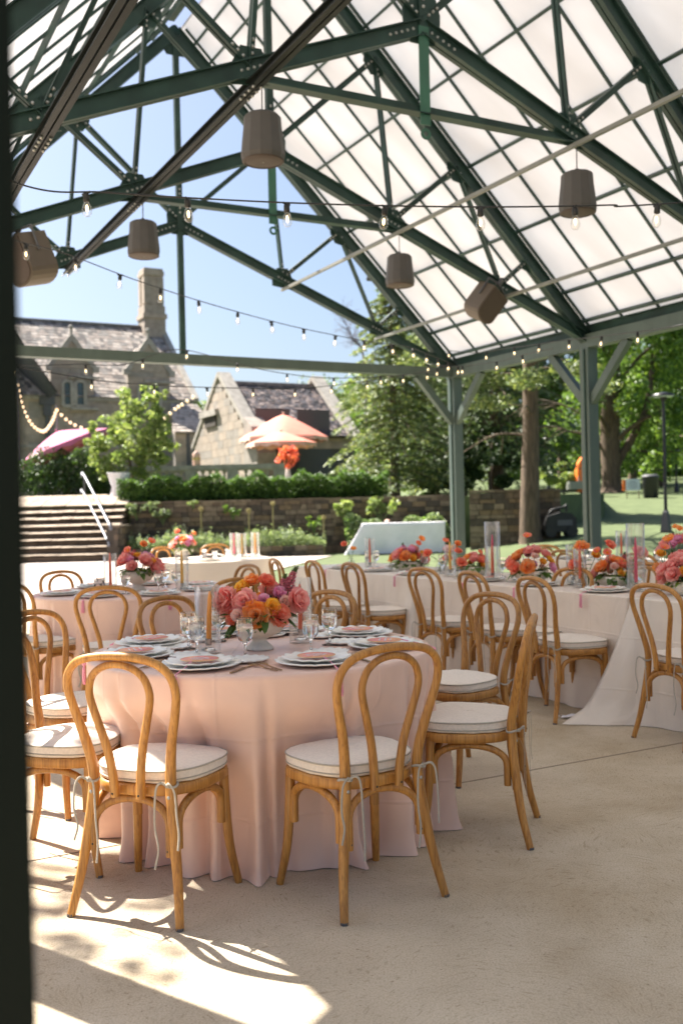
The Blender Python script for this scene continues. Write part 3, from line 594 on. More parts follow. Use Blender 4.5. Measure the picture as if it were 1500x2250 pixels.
# ------------------------------------------------------------------ chairs
def mir(pts, s_): return [(p[0]*s_,)+tuple(p[1:]) for p in pts]
CH = {}
def chair_meshes():
    # outer bent hoop: both rear legs and the back in one steam-bent rod (x, y, z, radius)
    half = [(.208, -.252, 0, .0140), (.186, -.218, .14, .0165), (.163, -.195, .30, .0190), (.150, -.184, .42, .0195), (.151, -.186, .50, .0185), (.168, -.205, .60, .0170), (.192, -.222, .69, .0155), (.206, -.238, .765, .0148), (.194, -.252, .825, .0145), (.150, -.263, .866, .0145), (.080, -.269, .884, .0145)]
    path = half+[(0, -.271, .889, .0145)]+mir(half[::-1], -1)
    P = spline(path, 5); b = MB(); b.tube([p[:3] for p in P], [p[3] for p in P], 10); CH['back_frame'] = b.mesh('back_frame', M_wood)
    half = [(.050, -.212, .405, .0155), (.053, -.214, .47, .0155), (.066, -.222, .56, .0148), (.090, -.234, .65, .0140), (.112, -.245, .73, .0135), (.114, -.251, .775, .0132), (.096, -.257, .82, .0130), (.055, -.261, .850, .0130)]
    path = half+[(0, -.262, .860, .0130)]+mir(half[::-1], -1)
    P = spline(path, 5); b = MB(); b.tube([p[:3] for p in P], [p[3] for p in P], 10)
    CH['inner_hoop'] = b.mesh('inner_hoop', M_wood)
    # seat ring
    def outline(k, n=40):
        out = []
        for i in range(n):
            a = 2*PI*i/n; ca, sa = math.cos(a), math.sin(a); e = .72
            x = math.copysign(abs(ca)**e, ca); y = math.copysign(abs(sa)**e, sa)
            out.append(((.213+.024*y)*k*x, .198*k*y+.008))
        return out
    b = MB(); n = 40
    secs = [(.97, .405), (1.0, .411), (1.0, .436), (.975, .443), (0.2, .4435)]
    vs = [(x, y, z) for k, z in secs for x, y in outline(k)]
    b.add(vs, [(i*n+j, i*n+(j+1) % n, (i+1)*n+(j+1) % n, (i+1)*n+j) for i in range(len(secs)-1) for j in range(n)], 0, True)
    b.add(vs[:n], [tuple(range(n))[::-1]]); b.add(vs[-n:], [tuple(range(n))]); CH['seat'] = b.mesh('seat', M_wood)
    # cushion, boxed with two welts
    b = MB(); secs = [(.90, .444), (.965, .446), (.978, .450), (.985, .454), (.978, .457), (.986, .462), (.992, .472), (.986, .482), (.995, .486), (.985, .4895), (.93, .492), (.72, .497), (.40, .500), (.12, .501)]
    r2 = random.Random(3); wob = [r2.uniform(-.004, .004) for _ in range(n)]
    vs = [(x*(1+wob[j]*.6), y*.985+.004, z+wob[j]*.5) for k, z in secs for j, (x, y) in enumerate(outline(k))]
    b.add(vs, [(i*n+j, i*n+(j+1) % n, (i+1)*n+(j+1) % n, (i+1)*n+j) for i in range(len(secs)-1) for j in range(n)], 0, True)
    b.add(vs[:n], [tuple(range(n))[::-1]]); b.add(vs[-n:], [tuple(range(n))]); CH['cushion'] = b.mesh('cushion', M_linen)
    b = MB(); b.tube([(x, y, .4865) for x, y in [(x*.992, y*.985*.995+.004) for x, y in outline(1.0)]], .0032, 6, closed=True)
    b.tube([(x, y, .4565) for x, y in [(x*.982, y*.985*.985+.004) for x, y in outline(1.0)]], .0028, 6, closed=True); CH['piping'] = b.mesh('piping', M_tie)
    # ribbon ties round the rear legs
    for s_, nm in ((1, 'tie'), (-1, 'tie2')):
        b = MB(); x0 = .152*s_; r2 = random.Random(5+s_)
        b.tube([(x0+.0225*math.cos(t), -.187+.0225*math.sin(t), .452+.004*math.sin(2*t)) for t in [i*2*PI/14 for i in range(14)]], .0045, 6, closed=True)
        for q, (dx, dy, L) in enumerate(((.035, -.032, .20), (-.03, -.026, .27))):
            dx *= s_
            P = spline([(x0-.004, -.212, .455), (x0+dx*.5, -.224+dy*.3, .468), (x0+dx*1.1, -.222+dy*.4, .44), (x0+dx*1.3, -.226+dy*.3, .452-L*.45), (x0+dx*1.2+.008, -.232, .452-L*.75), (x0+dx*1.35, -.236, .452-L)], 5)
            b.tube(P, .0042, 6, flat=.22)
        b.ball((x0, -.213, .455), .008, 0, 7, 5); CH[nm] = b.mesh('tie', M_tie)
    # front legs
    for s_, nm in ((1, 'leg'), (-1, 'leg2')):
        P = spline([(.180*s_, .140, .425, .0185), (.184*s_, .146, .28, .0178), (.192*s_, .158, .14, .0165), (.210*s_, .185, .0, .0140)], 6)
        b = MB(); b.tube([p[:3] for p in P], [p[3] for p in P], 10); CH[nm] = b.mesh('front_leg', M_wood)
    # bent arches under the seat
    def arch(p0, p1, ztop, zend, nm, tuck):
        p0, p1 = Vec((*p0, 0)), Vec((*p1, 0)); c = (p0+p1)/2; pts = []
        n_ = 16
        for i in range(n_+1):
            a = PI*i/n_; q = c+(p0-c)*math.cos(a); pts.append((q.x+tuck[0]*math.sin(a), q.y+tuck[1]*math.sin(a), zend+.055+(ztop-zend-.055)*math.sin(a)**.8))
        pts = [(pts[0][0], pts[0][1], zend-.02)]+pts+[(pts[-1][0], pts[-1][1], zend-.02)]
        b = MB(); b.tube(pts, .0145, 8); CH[nm] = b.mesh('arch_brace', M_wood)
    arch((-.147, -.196), (.147, -.196), .392, .235, 'arch_r', (0, .03)); arch((-.170, .133), (.170, .133), .392, .255, 'arch_f', (0, -.02))
    arch((.164, -.165), (.176, .127), .392, .255, 'arch_s', (-.0, 0)); arch((-.164, -.165), (-.176, .127), .392, .255, 'arch_s2', (.0, 0))
    b = MB(); b.ball((0, 0, 0), .0065, 0, 8, 4, (1, .5, 1)); CH['bolt'] = b.mesh('bolt', M_bolt)
    b = MB(); b.ball((0, 0, 0), .0042, 0, 6, 4, (1, .5, 1)); CH['screw'] = b.mesh('screw', M_black)
    b = MB(); b.lathe([(.0135, -.001), (.0142, .004), (.0135, .008)], 8); CH['glide'] = b.mesh('foot_glide', M_lead)
chair_meshes()
PROTO = None
def chair(x, y, face, label, group):
    """face = direction (x, y) the sitter looks"""
    global PROTO
    rz = math.atan2(-face[0], face[1])
    if PROTO is None:
        e = empty('bentwood_chair', (0, 0, .002), label, 'chair', group)
        for k, nm in (('back_frame', 'back_frame'), ('inner_hoop', 'inner_hoop'), ('seat', 'seat'), ('leg', 'front_leg'), ('leg2', 'front_leg'), ('arch_r', 'arch_brace'), ('arch_f', 'arch_brace'), ('arch_s', 'arch_brace'), ('arch_s2', 'arch_brace')):
            link(nm, CH[k], e)
        for k, pp in (('bolt', (.150, -.2035, .412)), ('bolt', (-.150, -.2035, .412)), ('screw', (.05, -.2275, .418)), ('screw', (-.05, -.2275, .418)), ('screw', (.145, -.209, .235)), ('screw', (-.145, -.209, .235)), ('glide', (.208, -.252, 0)), ('glide', (-.208, -.252, 0)), ('glide', (.210, .185, 0)), ('glide', (-.210, .185, 0))): link({'glide': 'foot_glide'}.get(k, k), CH[k], e).location = pp
        c = link('cushion', CH['cushion'], e); link('piping', CH['piping'], c); link('tie', CH['tie'], c); link('tie', CH['tie2'], c); PROTO = e
    else: e = copy_tree(PROTO); tag(e, label, 'chair', group)
    e.location = (x, y, .002); e.rotation_euler = (0, 0, rz); return e
def chair_back(px, py, z_or_d, face, label, group, byd=False):
    """place by the pixel of the hoop's top"""
    f = Vec((face[0], face[1], 0)).normalized(); p = onz(px, py, .90)
    p = p+f*.271; return chair(p.x, p.y, f, label, group)

# ------------------------------------------------------------------ tablecloths
def round_cloth(name, c, r, label, m, seed, cat='tablecloth', h=.762, pud=.03, amp=.040, push=()):
    q = random.Random(seed); ph = [q.uniform(0, 2*PI) for _ in range(8)]; n = 420; am = [q.uniform(.6, 1.3) for _ in range(24)]
    kn = sorted(q.uniform(0, 2*PI) for _ in range(30)); kn = [k for i, k in enumerate(kn) if i == 0 or k-kn[i-1] > .14]
    kw = [(k, q.uniform(.030, .070), q.uniform(.45, 1.25), q.uniform(-.5, .5)) for k in kn]
    def fold(a):
        s_ = -.25+.25*math.sin(4*a+ph[0])+.25*math.sin(9*a+ph[1])+.14*math.sin(19*a+ph[2])
        for k, w_, d_, sk in kw:
            da = (a-k+PI) % (2*PI)-PI; x = da/w_
            s_ += d_*(math.exp(-((x-1.25-sk*.4)**2)*.9)*.85+math.exp(-((x+1.3)**2)*.55)*.7-1.5*math.exp(-(abs(x)**1.3)*1.5))
        return s_
    # flat rounded sectors on top, vertical drop with deepening folds, a little puddle on the floor
    secs = [(r*.02, h), (r*.5, h), (r*.9, h), (r*.985, h), (r*.997, h-.002), (r+.002, h-.008), (r+.003, h-.02)]+[(None, h-.02-(h-.02)*t) for t in [.03, .07, .12, .18, .25, .33, .42, .51, .6, .69, .78, .86, .92, .96, .985, .997]]
    F = [fold(2*PI*i/n) for i in range(n)]
    sag = [q.uniform(-1, 1) for _ in range(n)]
    def fn(i, j):
        a = 2*PI*i/n; rr, z = secs[j]
        if rr is None:
            t = 1-z/(h-.02); g = min(1, t*1.6)**1.1
            rr = r+.003+.010*t+amp*g*F[i]
            crease = .005*math.sin(7*a+9*t+ph[0])*math.sin(13*t+3*a+ph[3])*t+.006*max(0, math.sin(5*a+ph[4]))*math.sin(26*t+9*a)*max(0, t-.55)*2
            rr += crease
            if t > .8: rr += pud*((t-.8)/.2)**2*(.3+1.5*max(0, math.sin(a*2+ph[5]))*max(0, math.sin(9*a+ph[4]))+.35*max(0, F[i]))
            for (pa, pc, pw, zt) in push:
                da = (a-pa+PI) % (2*PI)-PI; k = math.exp(-(da/pw)**4)*sst(zt+.16, zt, z)
                if r > pc: rr += (pc-r)*k*.95
        return (rr*math.cos(a), rr*math.sin(a), max(.003, z))
    o = grid_mesh(name, n, len(secs), fn, m, closed=True); o.location = (c[0], c[1], 0)
    return tag(o, label, cat)
def rect_cloth(name, u0, u1, v0, v1, label, m, seed, flare=(0, 0, 0, 0), cat='tablecloth', h=.762, amp=.022):
    """cloth on a long table in the pavilion frame; flare = extra spread of each dropped corner (u0v0, u1v0, u1v1, u0v1)"""
    q = random.Random(seed); ph = [q.uniform(0, 2*PI) for _ in range(6)]
    per = []; rc = .02
    def side(pa, pb, n, ca, cb):
        for i in range(n):
            t = i/n; u, v = pa[0]+(pb[0]-pa[0])*t, pa[1]+(pb[1]-pa[1])*t; L = math.hypot(pb[0]-pa[0], pb[1]-pa[1])
            d0, d1 = t*L, (1-t)*L; per.append((u, v, d0, d1, ca, cb, (pb[1]-pa[1])/L, -(pb[0]-pa[0])/L))
    cs = [(u0, v0), (u1, v0), (u1, v1), (u0, v1)]
    for i in range(4):
        L = math.hypot(cs[(i+1) % 4][0]-cs[i][0], cs[(i+1) % 4][1]-cs[i][1]); side(cs[i], cs[(i+1) % 4], int(30+L*34), i, (i+1) % 4)
    n = len(per); cu, cv = (u0+u1)/2, (v0+v1)/2
    ts = [0, .02, .06, .12, .2, .3, .4, .5, .6, .7, .8, .88, .94, .975, .995]
    secs = [(.02, h), (.5, h), (.94, h), (.995, h-.001), (1.0, h-.006)]
    def fn(i, j):
        u, v, d0, d1, ca, cb, nu, nv = per[i]
        if j < len(secs):
            k, z = secs[j]; return tuple(uv(cu+(u-cu)*k, cv+(v-cv)*k, z))
        t = ts[j-len(secs)]; z = (h-.008)*(1-t)
        s_ = d0+u*.0; near0 = math.exp(-(d0/.13)**2); near1 = math.exp(-(d1/.13)**2)
        f = math.sin(13*(u+v)+ph[0]+.8*math.sin(4*(u+v)+ph[1]))*.7+.4*math.sin(29*(u-v)+ph[2])
        cn = near0*flare[ca]+near1*flare[cb]
        off = amp*t*f+.02*t+cn*.22*t*(math.sin(34*d0+ph[4])+.7*math.sin(57*d1+ph[5]))*(1 if d0 < .8 or d1 < .8 else 0)+(cn*.5*max(0, t-.86)/.14 if t > .86 else 0)
        w0 = flare[ca]*near0; w1 = flare[cb]*near1; e = t**1.15
        wig = 1+.25*math.sin(40*d0+ph[3])*t
        du = nu*off; dv = nv*off
        for (w_, c) in ((w0, ca), (w1, cb)):
            du += w_*wig*e*(-1 if c in (0, 3) else 1)*.8; dv += w_*wig*e*(-1 if c in (0, 1) else 1)*.45
        return tuple(uv(u+du, v+dv, max(.003, z)))
    return tag(grid_mesh(name, n, len(secs)+len(ts), fn, m, closed=True), label, cat)

# ------------------------------------------------------------------ flowers
def petal(b, L, Wd, base, az, tilt, cup=.35, curl=.25, r0=.004, m=0, ruf=0, rs=None):
    """one cupped petal standing at angle tilt from vertical"""
    rs = rs or random; nu, nv = 5, 5; vs = []; ca, sa = math.cos(az), math.sin(az); rad, z = r0, 0.0; lip = curl
    for j in range(nv+1):
        t = j/nv; ang = tilt*(1.45-1.0*t)+lip*max(0, t-.6)*3.2
        if j: rad += L/nv*math.sin(ang); z += L/nv*math.cos(ang)
        wid = Wd*.5*math.sin(PI*(.14+.60*t))**.7
        for i in range(nu):
            s_ = (i/(nu-1)-.5)*2; th = s_*wid/max(rad, Wd*.30); th = max(-1.5, min(1.5, th))
            rr = max(rad, Wd*.30)*(1+ruf*math.sin(5*s_+az*3+j)*t*1.6); dr = rad-max(rad, Wd*.30); zz_ = z-.16*L*t*s_*s_+ruf*L*math.sin(6*s_+az*5)*t*t
            x, y = rr*math.cos(th)+dr, rr*math.sin(th)
            vs.append(Vec((base[0]+ca*x-sa*y, base[1]+sa*x+ca*y, base[2]+zz_)))
    b.add(vs, [(j*nu+i, j*nu+i+1, (j+1)*nu+i+1, (j+1)*nu+i) for j in range(nv) for i in range(nu-1)], m, True)
def rose(name, R_, rings, mats, ruf=0.0, seed=1, L=None):
    rs = random.Random(seed); b = MB(); L = L or R_*1.15
    for k, (cnt, tilt, ln) in enumerate(rings):
        for i in range(cnt):
            az = 2*PI*(i+.5*(k % 2))/cnt+rs.uniform(-.22, .22)
            petal(b, L*ln*rs.uniform(.92, 1.08), R_*(1.15 if k > 1 else .8)*rs.uniform(.85, 1.1)*(1 if cnt < 9 else .78), (0, 0, -L*.45), az, tilt+rs.uniform(-.1, .1), .38, (.0 if k == 0 else .10+.22*k/len(rings)), R_*.06*(k+1)/len(rings), rs.randrange(len(mats)) if k else len(mats)-1, ruf, rs)
    b.lathe([(0, -L*.52), (R_*.14, -L*.5), (R_*.16, -L*.40), (R_*.05, -L*.3)], 8, m=len(mats))
    return b.mesh(name, list(mats)+[M_stem])
PM = lambda n_, c, t=None: petalmat(n_, c, t, .55)
PK = [PM('peony_pink', (.92, .34, .31), (.94, .50, .44)), PM('peony_light', (.93, .52, .46))]
RS = [PM('rose_pink', (.90, .42, .39), (.92, .54, .48)), PM('rose_blush', (.92, .54, .48))]
OR = [PM('rose_orange', (.93, .36, .08), (.95, .52, .20)), PM('rose_apricot', (.95, .55, .26))]
CO = [PM('coral_bloom', (.92, .27, .17), (.93, .42, .27)), PM('coral_light', (.94, .44, .30))]
YE = [PM('butter_bloom', (.92, .52, .04), (.94, .62, .10)), PM('butter_light', (.94, .62, .12))]
MG = [PM('orchid_bloom', (.84, .38, .58), (.88, .52, .66)), PM('orchid_light', (.88, .54, .66))]
BL = [PM('blush_bloom', (.90, .62, .54), (.92, .72, .63)), PM('blush_light', (.92, .75, .66))]
DOUBLE = [(3, .06, .92), (4, .16, .95), (5, .30, 1.0), (6, .46, 1.05), (7, .66, 1.08), (7, .90, 1.05), (6, 1.15, .98)]
RAN = [(4, .08, .70), (6, .20, .78), (8, .36, .84), (9, .54, .9), (9, .75, .95), (8, 1.0, .95), (7, 1.25, .9)]
FL = {}
FL['peony'] = [rose('peony', .062, [(5, .16, .95), (7, .34, 1.05), (8, .52, 1.1), (9, .72, 1.12), (9, .95, 1.08), (7, 1.2, 1.0)], PK, .06, s_) for s_ in (1, 2)]
FL['rose'] = [rose('pink_rose', .052, DOUBLE, RS, .02, s_) for s_ in (3, 4)]
FL['orange'] = [rose('orange_rose', .052, [(6, .10, .66), (9, .24, .74), (10, .40, .82), (10, .58, .9), (9, .78, 1.0), (8, 1.0, 1.05), (7, 1.25, 1.0)], OR, .045, s_) for s_ in (5, 6)]
FL['coral'] = [rose('coral_rose', .046, [(5, .10, .68), (8, .26, .78), (9, .44, .88), (9, .66, .96), (8, .9, 1.02), (7, 1.2, .96)], CO, .04, s_) for s_ in (7, 8)]
FL['yellow'] = [rose('yellow_ranunculus', .036, RAN, YE, .01, s_) for s_ in (9, 10)]
FL['ran'] = [rose('orange_ranunculus', .034, RAN, OR, .01, 11), rose('orange_ranunculus', .034, RAN, CO, .01, 15)]
FL['magenta'] = [rose('orchid_rose', .042, DOUBLE, MG, .03, 12)]
FL['blush'] = [rose('blush_rose', .030, DOUBLE, BL, .02, 13), rose('blush_rose', .034, RAN, BL, .02, 14)]
def spike_mesh():
    b = MB(); rs = random.Random(4); N = 64
    for i in range(N):
        t = i/N; a = i*2.4; r_ = .022*(1-t*.75); c = (r_*math.cos(a)+.02*t*t, r_*math.sin(a), .02+.13*t)
        s_ = .021*(1-.6*t)
        for k in range(4): petal(b, s_, s_*.9, c, a+k*PI/2+rs.uniform(-.3, .3), 1.0, .2, .3, .001, 0 if t < .78 else 1)
    b.tube([(0, 0, -.12), (.003, 0, 0), (.02, 0, .15)], .0028, 6, m=1); return b.mesh('stock_spike', [petalmat('stock_pink', (.66, .20, .28), (.75, .36, .40)), M_stem])
FL['spike'] = [spike_mesh()]
def poppy_mesh(nm, mm):
    b = MB(); rs = random.Random(6)
    for k in range(6): petal(b, .034, .046, (0, 0, 0), k*PI/3+rs.uniform(-.1, .1), .95+.2*(k % 2), .25, .35, .002, 0, .05, rs)
    b.ball((0, 0, .006), .008, 1, 8, 5); return b.mesh(nm, [mm, YE[0]])
FL['poppy'] = [poppy_mesh('orange_poppy', OR[0]), poppy_mesh('orange_poppy', CO[0])]
def big_leaf(b, p, d, L, Wd, up=(0, 0, 1), m=0, droop=.3):
    d = Vec(d).normalized(); sd = d.cross(Vec(up)); sd = sd.normalized() if sd.length > .01 else Vec((1, 0, 0)); n_ = sd.cross(d); vs = []
    for j in range(6):
        t = j/5; wd = Wd*.5*math.sin(PI*min(1, .04+t*.96))**.8
        c = Vec(p)+d*(L*t)-Z*(droop*L*t*t)
        for s_ in (-1, 0, 1): vs.append(c+sd*(s_*wd)+n_*(abs(s_)*wd*.35))
    b.add(vs, [(j*3+i, j*3+i+1, (j+1)*3+i+1, (j+1)*3+i) for j in range(5) for i in range(2)], m, True)
def bowl_mesh(hh=.150, R_=.122):
    b = MB(); fl = lambda a, z: (.026*abs(math.cos(13*a))-.013) if z > .05 else .02*math.cos(20*a)*(1 if z < .03 else .3)
    prof = [(0, .0), (.062, .0), (.064, .006), (.050, .020), (.034, .036), (.033, .048), (.060, .060), (.098, .078), (.117, .104), (R_, .130), (.119, hh), (.113, hh-.001), (.114, .128), (.105, .098), (.06, .074), (0, .07)]
    b.lathe(prof, 130, flute=fl); return b.mesh('footed_bowl', M_bowl)
ME_bowl = bowl_mesh()
def comp_bowl():
    b = MB(); b.lathe([(0, 0), (.075, 0), (.10, .01), (.125, .05), (.130, .085), (.124, .085), (.118, .05), (0, .04)], 96, flute=lambda a, z: .012*math.cos(24*a)); return b.mesh('ribbed_bowl', M_bowl)
ME_bowl2 = comp_bowl()
def arrangement(c, label, seed, spec, low=False, rz=0.0, scale=1.0, zt=.7635, group='bowls of flowers on the tables'):
    """spec: list of (kind, dx, dy, dz, size, lean_x, lean_y) relative to the bowl rim centre, x to the right and y away in the view"""
    rs = random.Random(seed); e = empty('flower_arrangement', (c[0], c[1], zt), label, 'flowers', group, rz); e.scale = (scale,)*3
    link('bowl', ME_bowl2 if low else ME_bowl, e); rim = .085 if low else .15
    st = MB(); cen = Vec((0, 0, rim-.03))
    for (k, dx, dy, dz, s_, lx, ly) in spec:
        o = link({'peony': 'peony', 'rose': 'rose', 'orange': 'rose', 'coral': 'rose', 'yellow': 'ranunculus', 'ran': 'ranunculus', 'magenta': 'rose', 'blush': 'rose', 'spike': 'stock_spike', 'poppy': 'poppy'}[k], rs.choice(FL[k]), e)
        p = Vec((dx, dy, rim+dz)); o.location = p; o.scale = (s_,)*3
        dr = Vec((dx*4.2+lx, dy*4.2+ly, .30+dz*2.2)).normalized() if k != 'spike' else Vec((lx, ly, 1)).normalized()
        o.rotation_euler = (dr.to_track_quat('Z', 'Y') @ Quaternion((0, 0, 1), rs.uniform(0, 6))).to_euler()
        q = p-dr*.02; st.tube(spline([cen+Vec((dx*.3, dy*.3, 0)), (cen+q)/2+Vec((dx*.2, dy*.2, .01)), q], 3), .0025, 5, caps=False)
    st.build('stems', M_stem, e)
    lf = MB()
    for i in range(46):
        a = rs.uniform(0, 2*PI); r_ = rs.uniform(.07, .15); d = Vec((math.cos(a), math.sin(a), rs.uniform(-.5, .35)))
        big_leaf(lf, (r_*math.cos(a)*.75, r_*math.sin(a)*.75, rim+rs.uniform(-.02, .02)), d, rs.uniform(.055, .11), rs.uniform(.03, .055), m=rs.choice((0, 2, 2)), droop=rs.uniform(.1, .6))
    lf.build('foliage', M_leaf, e); return e
def rnd_spec(seed, n=20, W=.20, H=.17, kinds=None, tall=2):
    rs = random.Random(seed); out = []; kinds = kinds or ['peony', 'rose', 'orange', 'coral', 'yellow', 'ran', 'magenta', 'rose', 'blush']
    tries = 0; pts = []
    while len(out) < n and tries < 900:
        tries += 1; a = rs.uniform(0, 2*PI); el = rs.uniform(.0, 1.35); r_ = 1
        p = Vec((W*math.cos(a)*math.cos(el), W*.8*math.sin(a)*math.cos(el), .02+H*.72*math.sin(el)))
        if any((p-q).length < .060 for q in pts): continue
        pts.append(p); k = kinds[len(out) % len(kinds)] if rs.random() < .75 else rs.choice(kinds)
        out.append((k, p.x*.82, p.y*.82, p.z, rs.uniform(.85, 1.12), 0, 0))
    for i in range(tall): out.append((rs.choice(['poppy', 'ran', 'poppy']), rs.uniform(-.14, .14), rs.uniform(-.06, .06), H*rs.uniform(1.0, 1.45), rs.uniform(.9, 1.15), 0, -.6))
    out.append(('spike', rs.uniform(-.1, .12), .03, H*.45, .75, rs.uniform(-.4, .4), 0)); return out

# ------------------------------------------------------------------ tableware meshes
def plate_mesh(R_, nm, h=.016, waves=16, amp=.035, rip=.004):
    n = 96; b = MB(); secs = [(.0, .004), (.50, .004), (.62, .006), (.78, h*.7), (.92, h*.95), (1.0, h), (1.005, h-.004), (.9, h-.008), (.6, 0), (.0, 0)]
    vs = []
    for j, (k, z) in enumerate(secs):
        for i in range(n):
            a = 2*PI*i/n; g = max(0, (k-.55)/.45); wv = abs(math.sin(waves*a/2))
            r_ = R_*k*(1+amp*g*(wv-.5)*2); vs.append((r_*math.cos(a), r_*math.sin(a), z+rip*g*(wv-.4)))
    b.add(vs, [(j*n+i, j*n+(i+1) % n, (j+1)*n+(i+1) % n, (j+1)*n+i) for j in range(len(secs)-1) for i in range(n)], 0, True); return b.mesh(nm, M_plate)
ME_ch, ME_pl, ME_br = plate_mesh(.158, 'scalloped_charger', .017, 18), plate_mesh(.128, 'scalloped_plate', .016, 14, .045, .006), plate_mesh(.082, 'bread_plate', .012, 14, .05)
def menu_meshes():
    b = MB(); n = 48
    b.lathe([(0, 0), (.072, 0), (.072, .0012), (.0, .0012)], n, m=0)
    b.lathe([(.0722, 0), (.0745, 0), (.0745, .0014), (.0722, .0014)], n, m=1, caps=False)
    me = b.mesh('menu_disc', [M_menu, M_menuedge])
    k = MB()
    for j, (y, x0, x1, h) in enumerate(((.020, -.035, .030, .010), (-.004, -.040, .042, .012), (-.026, -.022, .026, .008))):
        P = [(x0+(x1-x0)*i/40, y+h*.5*math.sin(i*1.25+j)*(.5+.5*math.sin(i*.37+j)), .0022) for i in range(41)]; k.tube(P, .0011, 4)
    ts = MB(); rs = random.Random(2)
    ts.tube(spline([(0, -.070, .002), (.005, -.120, -.010), (0, -.185, -.024), (0, -.2075, -.034)], 4), .0024, 6)
    ts.ball((0, -.2095, -.042), .0100, 0, 8, 6)
    for i in range(30):
        a = rs.uniform(0, 2*PI); r_ = rs.uniform(.003, .011); x, y = r_*math.cos(a), r_*math.sin(a)*.5
        ts.tube(spline([(x*.5, -.2095+y*.3, -.046), (x*.9, -.211+y, -.070), (x*1.3+rs.uniform(-.004, .004), -.212+y*1.1, -.118+rs.uniform(-.010, .006))], 3), .0019, 4)
    return me, k.mesh('script', M_ink), ts.mesh('tassel', M_tassel)
ME_menu, ME_scr, ME_tas = menu_meshes()
def goblet_meshes():
    b = MB(); b.lathe([(0, 0), (.034, 0), (.035, .002), (.016, .006), (.006, .012), (.0045, .03), (.0050, .052), (.012, .062), (.026, .074), (.033, .092), (.0345, .115), (.0328, .1555), (.03262, .1588), (.0323, .1600), (.0317, .1600), (.03142, .1588), (.0316, .1555), (.0333, .115), (.0318, .093), (.025, .077), (.010, .066), (0, .064)], 32)
    w_ = MB(); w_.lathe([(0, .0632), (.0104, .0652), (.0255, .0764), (.0322, .0925), (.0337, .115), (.0331, .138), (0, .1382)], 32)
    t = MB(); t.lathe([(0, 0), (.030, 0), (.031, .004), (.0329, .106), (.0330, .1092), (.0328, .11), (.0322, .11), (.0320, .1092), (.0319, .106), (.0295, .008), (0, .007)], 28)
    tw = MB(); tw.lathe([(0, .0066), (.0300, .0075), (.0316, .070), (0, .0702)], 28)
    return b.mesh('goblet', M_glass), w_.mesh('water', M_water), t.mesh('tumbler', M_glass), tw.mesh('tumbler_water', M_water)
ME_gob, ME_gw, ME_tum, ME_tw = goblet_meshes()
def cutlery():
    f = MB()
    f.beam((0, -.105, .004), (0, -.01, .004), .008, .003, m=1); f.beam((0, -.01, .004), (0, .03, .008), .006, .0025)
    f.prism([(-.005, .03), (.005, .03), (.012, .05), (.012, .062), (-.012, .062), (-.012, .05)], (0, 0, .008), (1, 0, 0), (0, 1, 0), .002)
    for k in range(4):
        x = -.0102+.0068*k; f.beam((x, .060, .008), (x*.95, .105, .0055), .0034, .002)
    n = MB(); n.beam((0, -.11, .004), (0, .01, .004), .010, .005, m=1)
    n.prism([(-.005, .01), (.005, .01), (.008, .05), (.008, .09), (.002, .118), (-.004, .105), (-.005, .05)], (0, 0, .004), (1, 0, 0), (0, 1, 0), .0022)
    return f.mesh('fork', [M_gold, M_knife]), n.mesh('knife', [M_gold, M_knife])
ME_fork, ME_knife = cutlery()
def one(name, me, loc, label, cat, group, rz=0, rx=0):
    o = link(name, me); o.location = loc; o.rotation_euler = (rx, 0, rz); return tag(o, label, cat, group)
ZT = .7645
def setting(c, fwd, where, full=True, tassel=True, gob=True, twist=0.0, glass='gob'):
    """a place setting; fwd looks from the seat towards the middle of the table"""
    f = Vec((fwd[0], fwd[1], 0)).normalized(); rt = Vec((f.y, -f.x, 0)); rz = math.atan2(-f.x, f.y); c = Vec((c[0], c[1], 0)); j = lambda s_=.008: random.uniform(-s_, s_)
    one('charger_plate', ME_ch, c+Z*ZT, 'large scalloped charger '+where, 'plate', 'white scalloped chargers', rz+j(.5))
    one('dinner_plate', ME_pl, c+Z*(ZT+.0125)+f*.004, 'wavy dinner plate '+where, 'plate', 'white scalloped plates on the chargers', rz+j(1))
    m = empty('menu_card', c+Z*(ZT+.0305)+f*.004-f*.010*0, 'tasselled menu card '+where, 'menu', 'round menu cards on the plates', rz+twist); link('card', ME_menu, m); link('script', ME_scr, m)
    if tassel: link('tassel', ME_tas, m)
    if gob:
        p = c+f*(.245+j())+rt*(.085+j(.02)); g = empty('water_goblet' if glass == 'gob' else 'water_tumbler', p+Z*ZT, ('water goblet ' if glass == 'gob' else 'water tumbler ')+where, 'glass', 'water glasses on the tables')
        link('glass', ME_gob if glass == 'gob' else ME_tum, g); link('water', ME_gw if glass == 'gob' else ME_tw, g)
    if full:
        one('bread_plate', ME_br, c+f*(.21+j(.02))-rt*(.18+j(.02))+Z*ZT, 'small bread plate '+where, 'plate', 'small bread plates', j(3))
        for k, x in enumerate((.185, .222)): one('fork', ME_fork, c-rt*(x+j(.004))+f*(.02+j())+Z*(ZT-.0015), ('inner' if k == 0 else 'outer')+' gold fork '+where, 'fork', 'gold forks', rz+j(.12)+(.08 if k else -.05))
        one('knife', ME_knife, c+rt*(.188+j(.006))+f*(.0+j())+Z*(ZT-.001), 'bronze handled knife '+where, 'knife', 'knives', rz+j(.12))
def cyl_mesh(r_, h):
    b = MB(); b.lathe([(0, 0), (r_, 0), (r_, h), (r_-.0032, h), (r_-.0032, .010), (0, .010)], 40); return b.mesh('cylinder_vase', M_cyl)
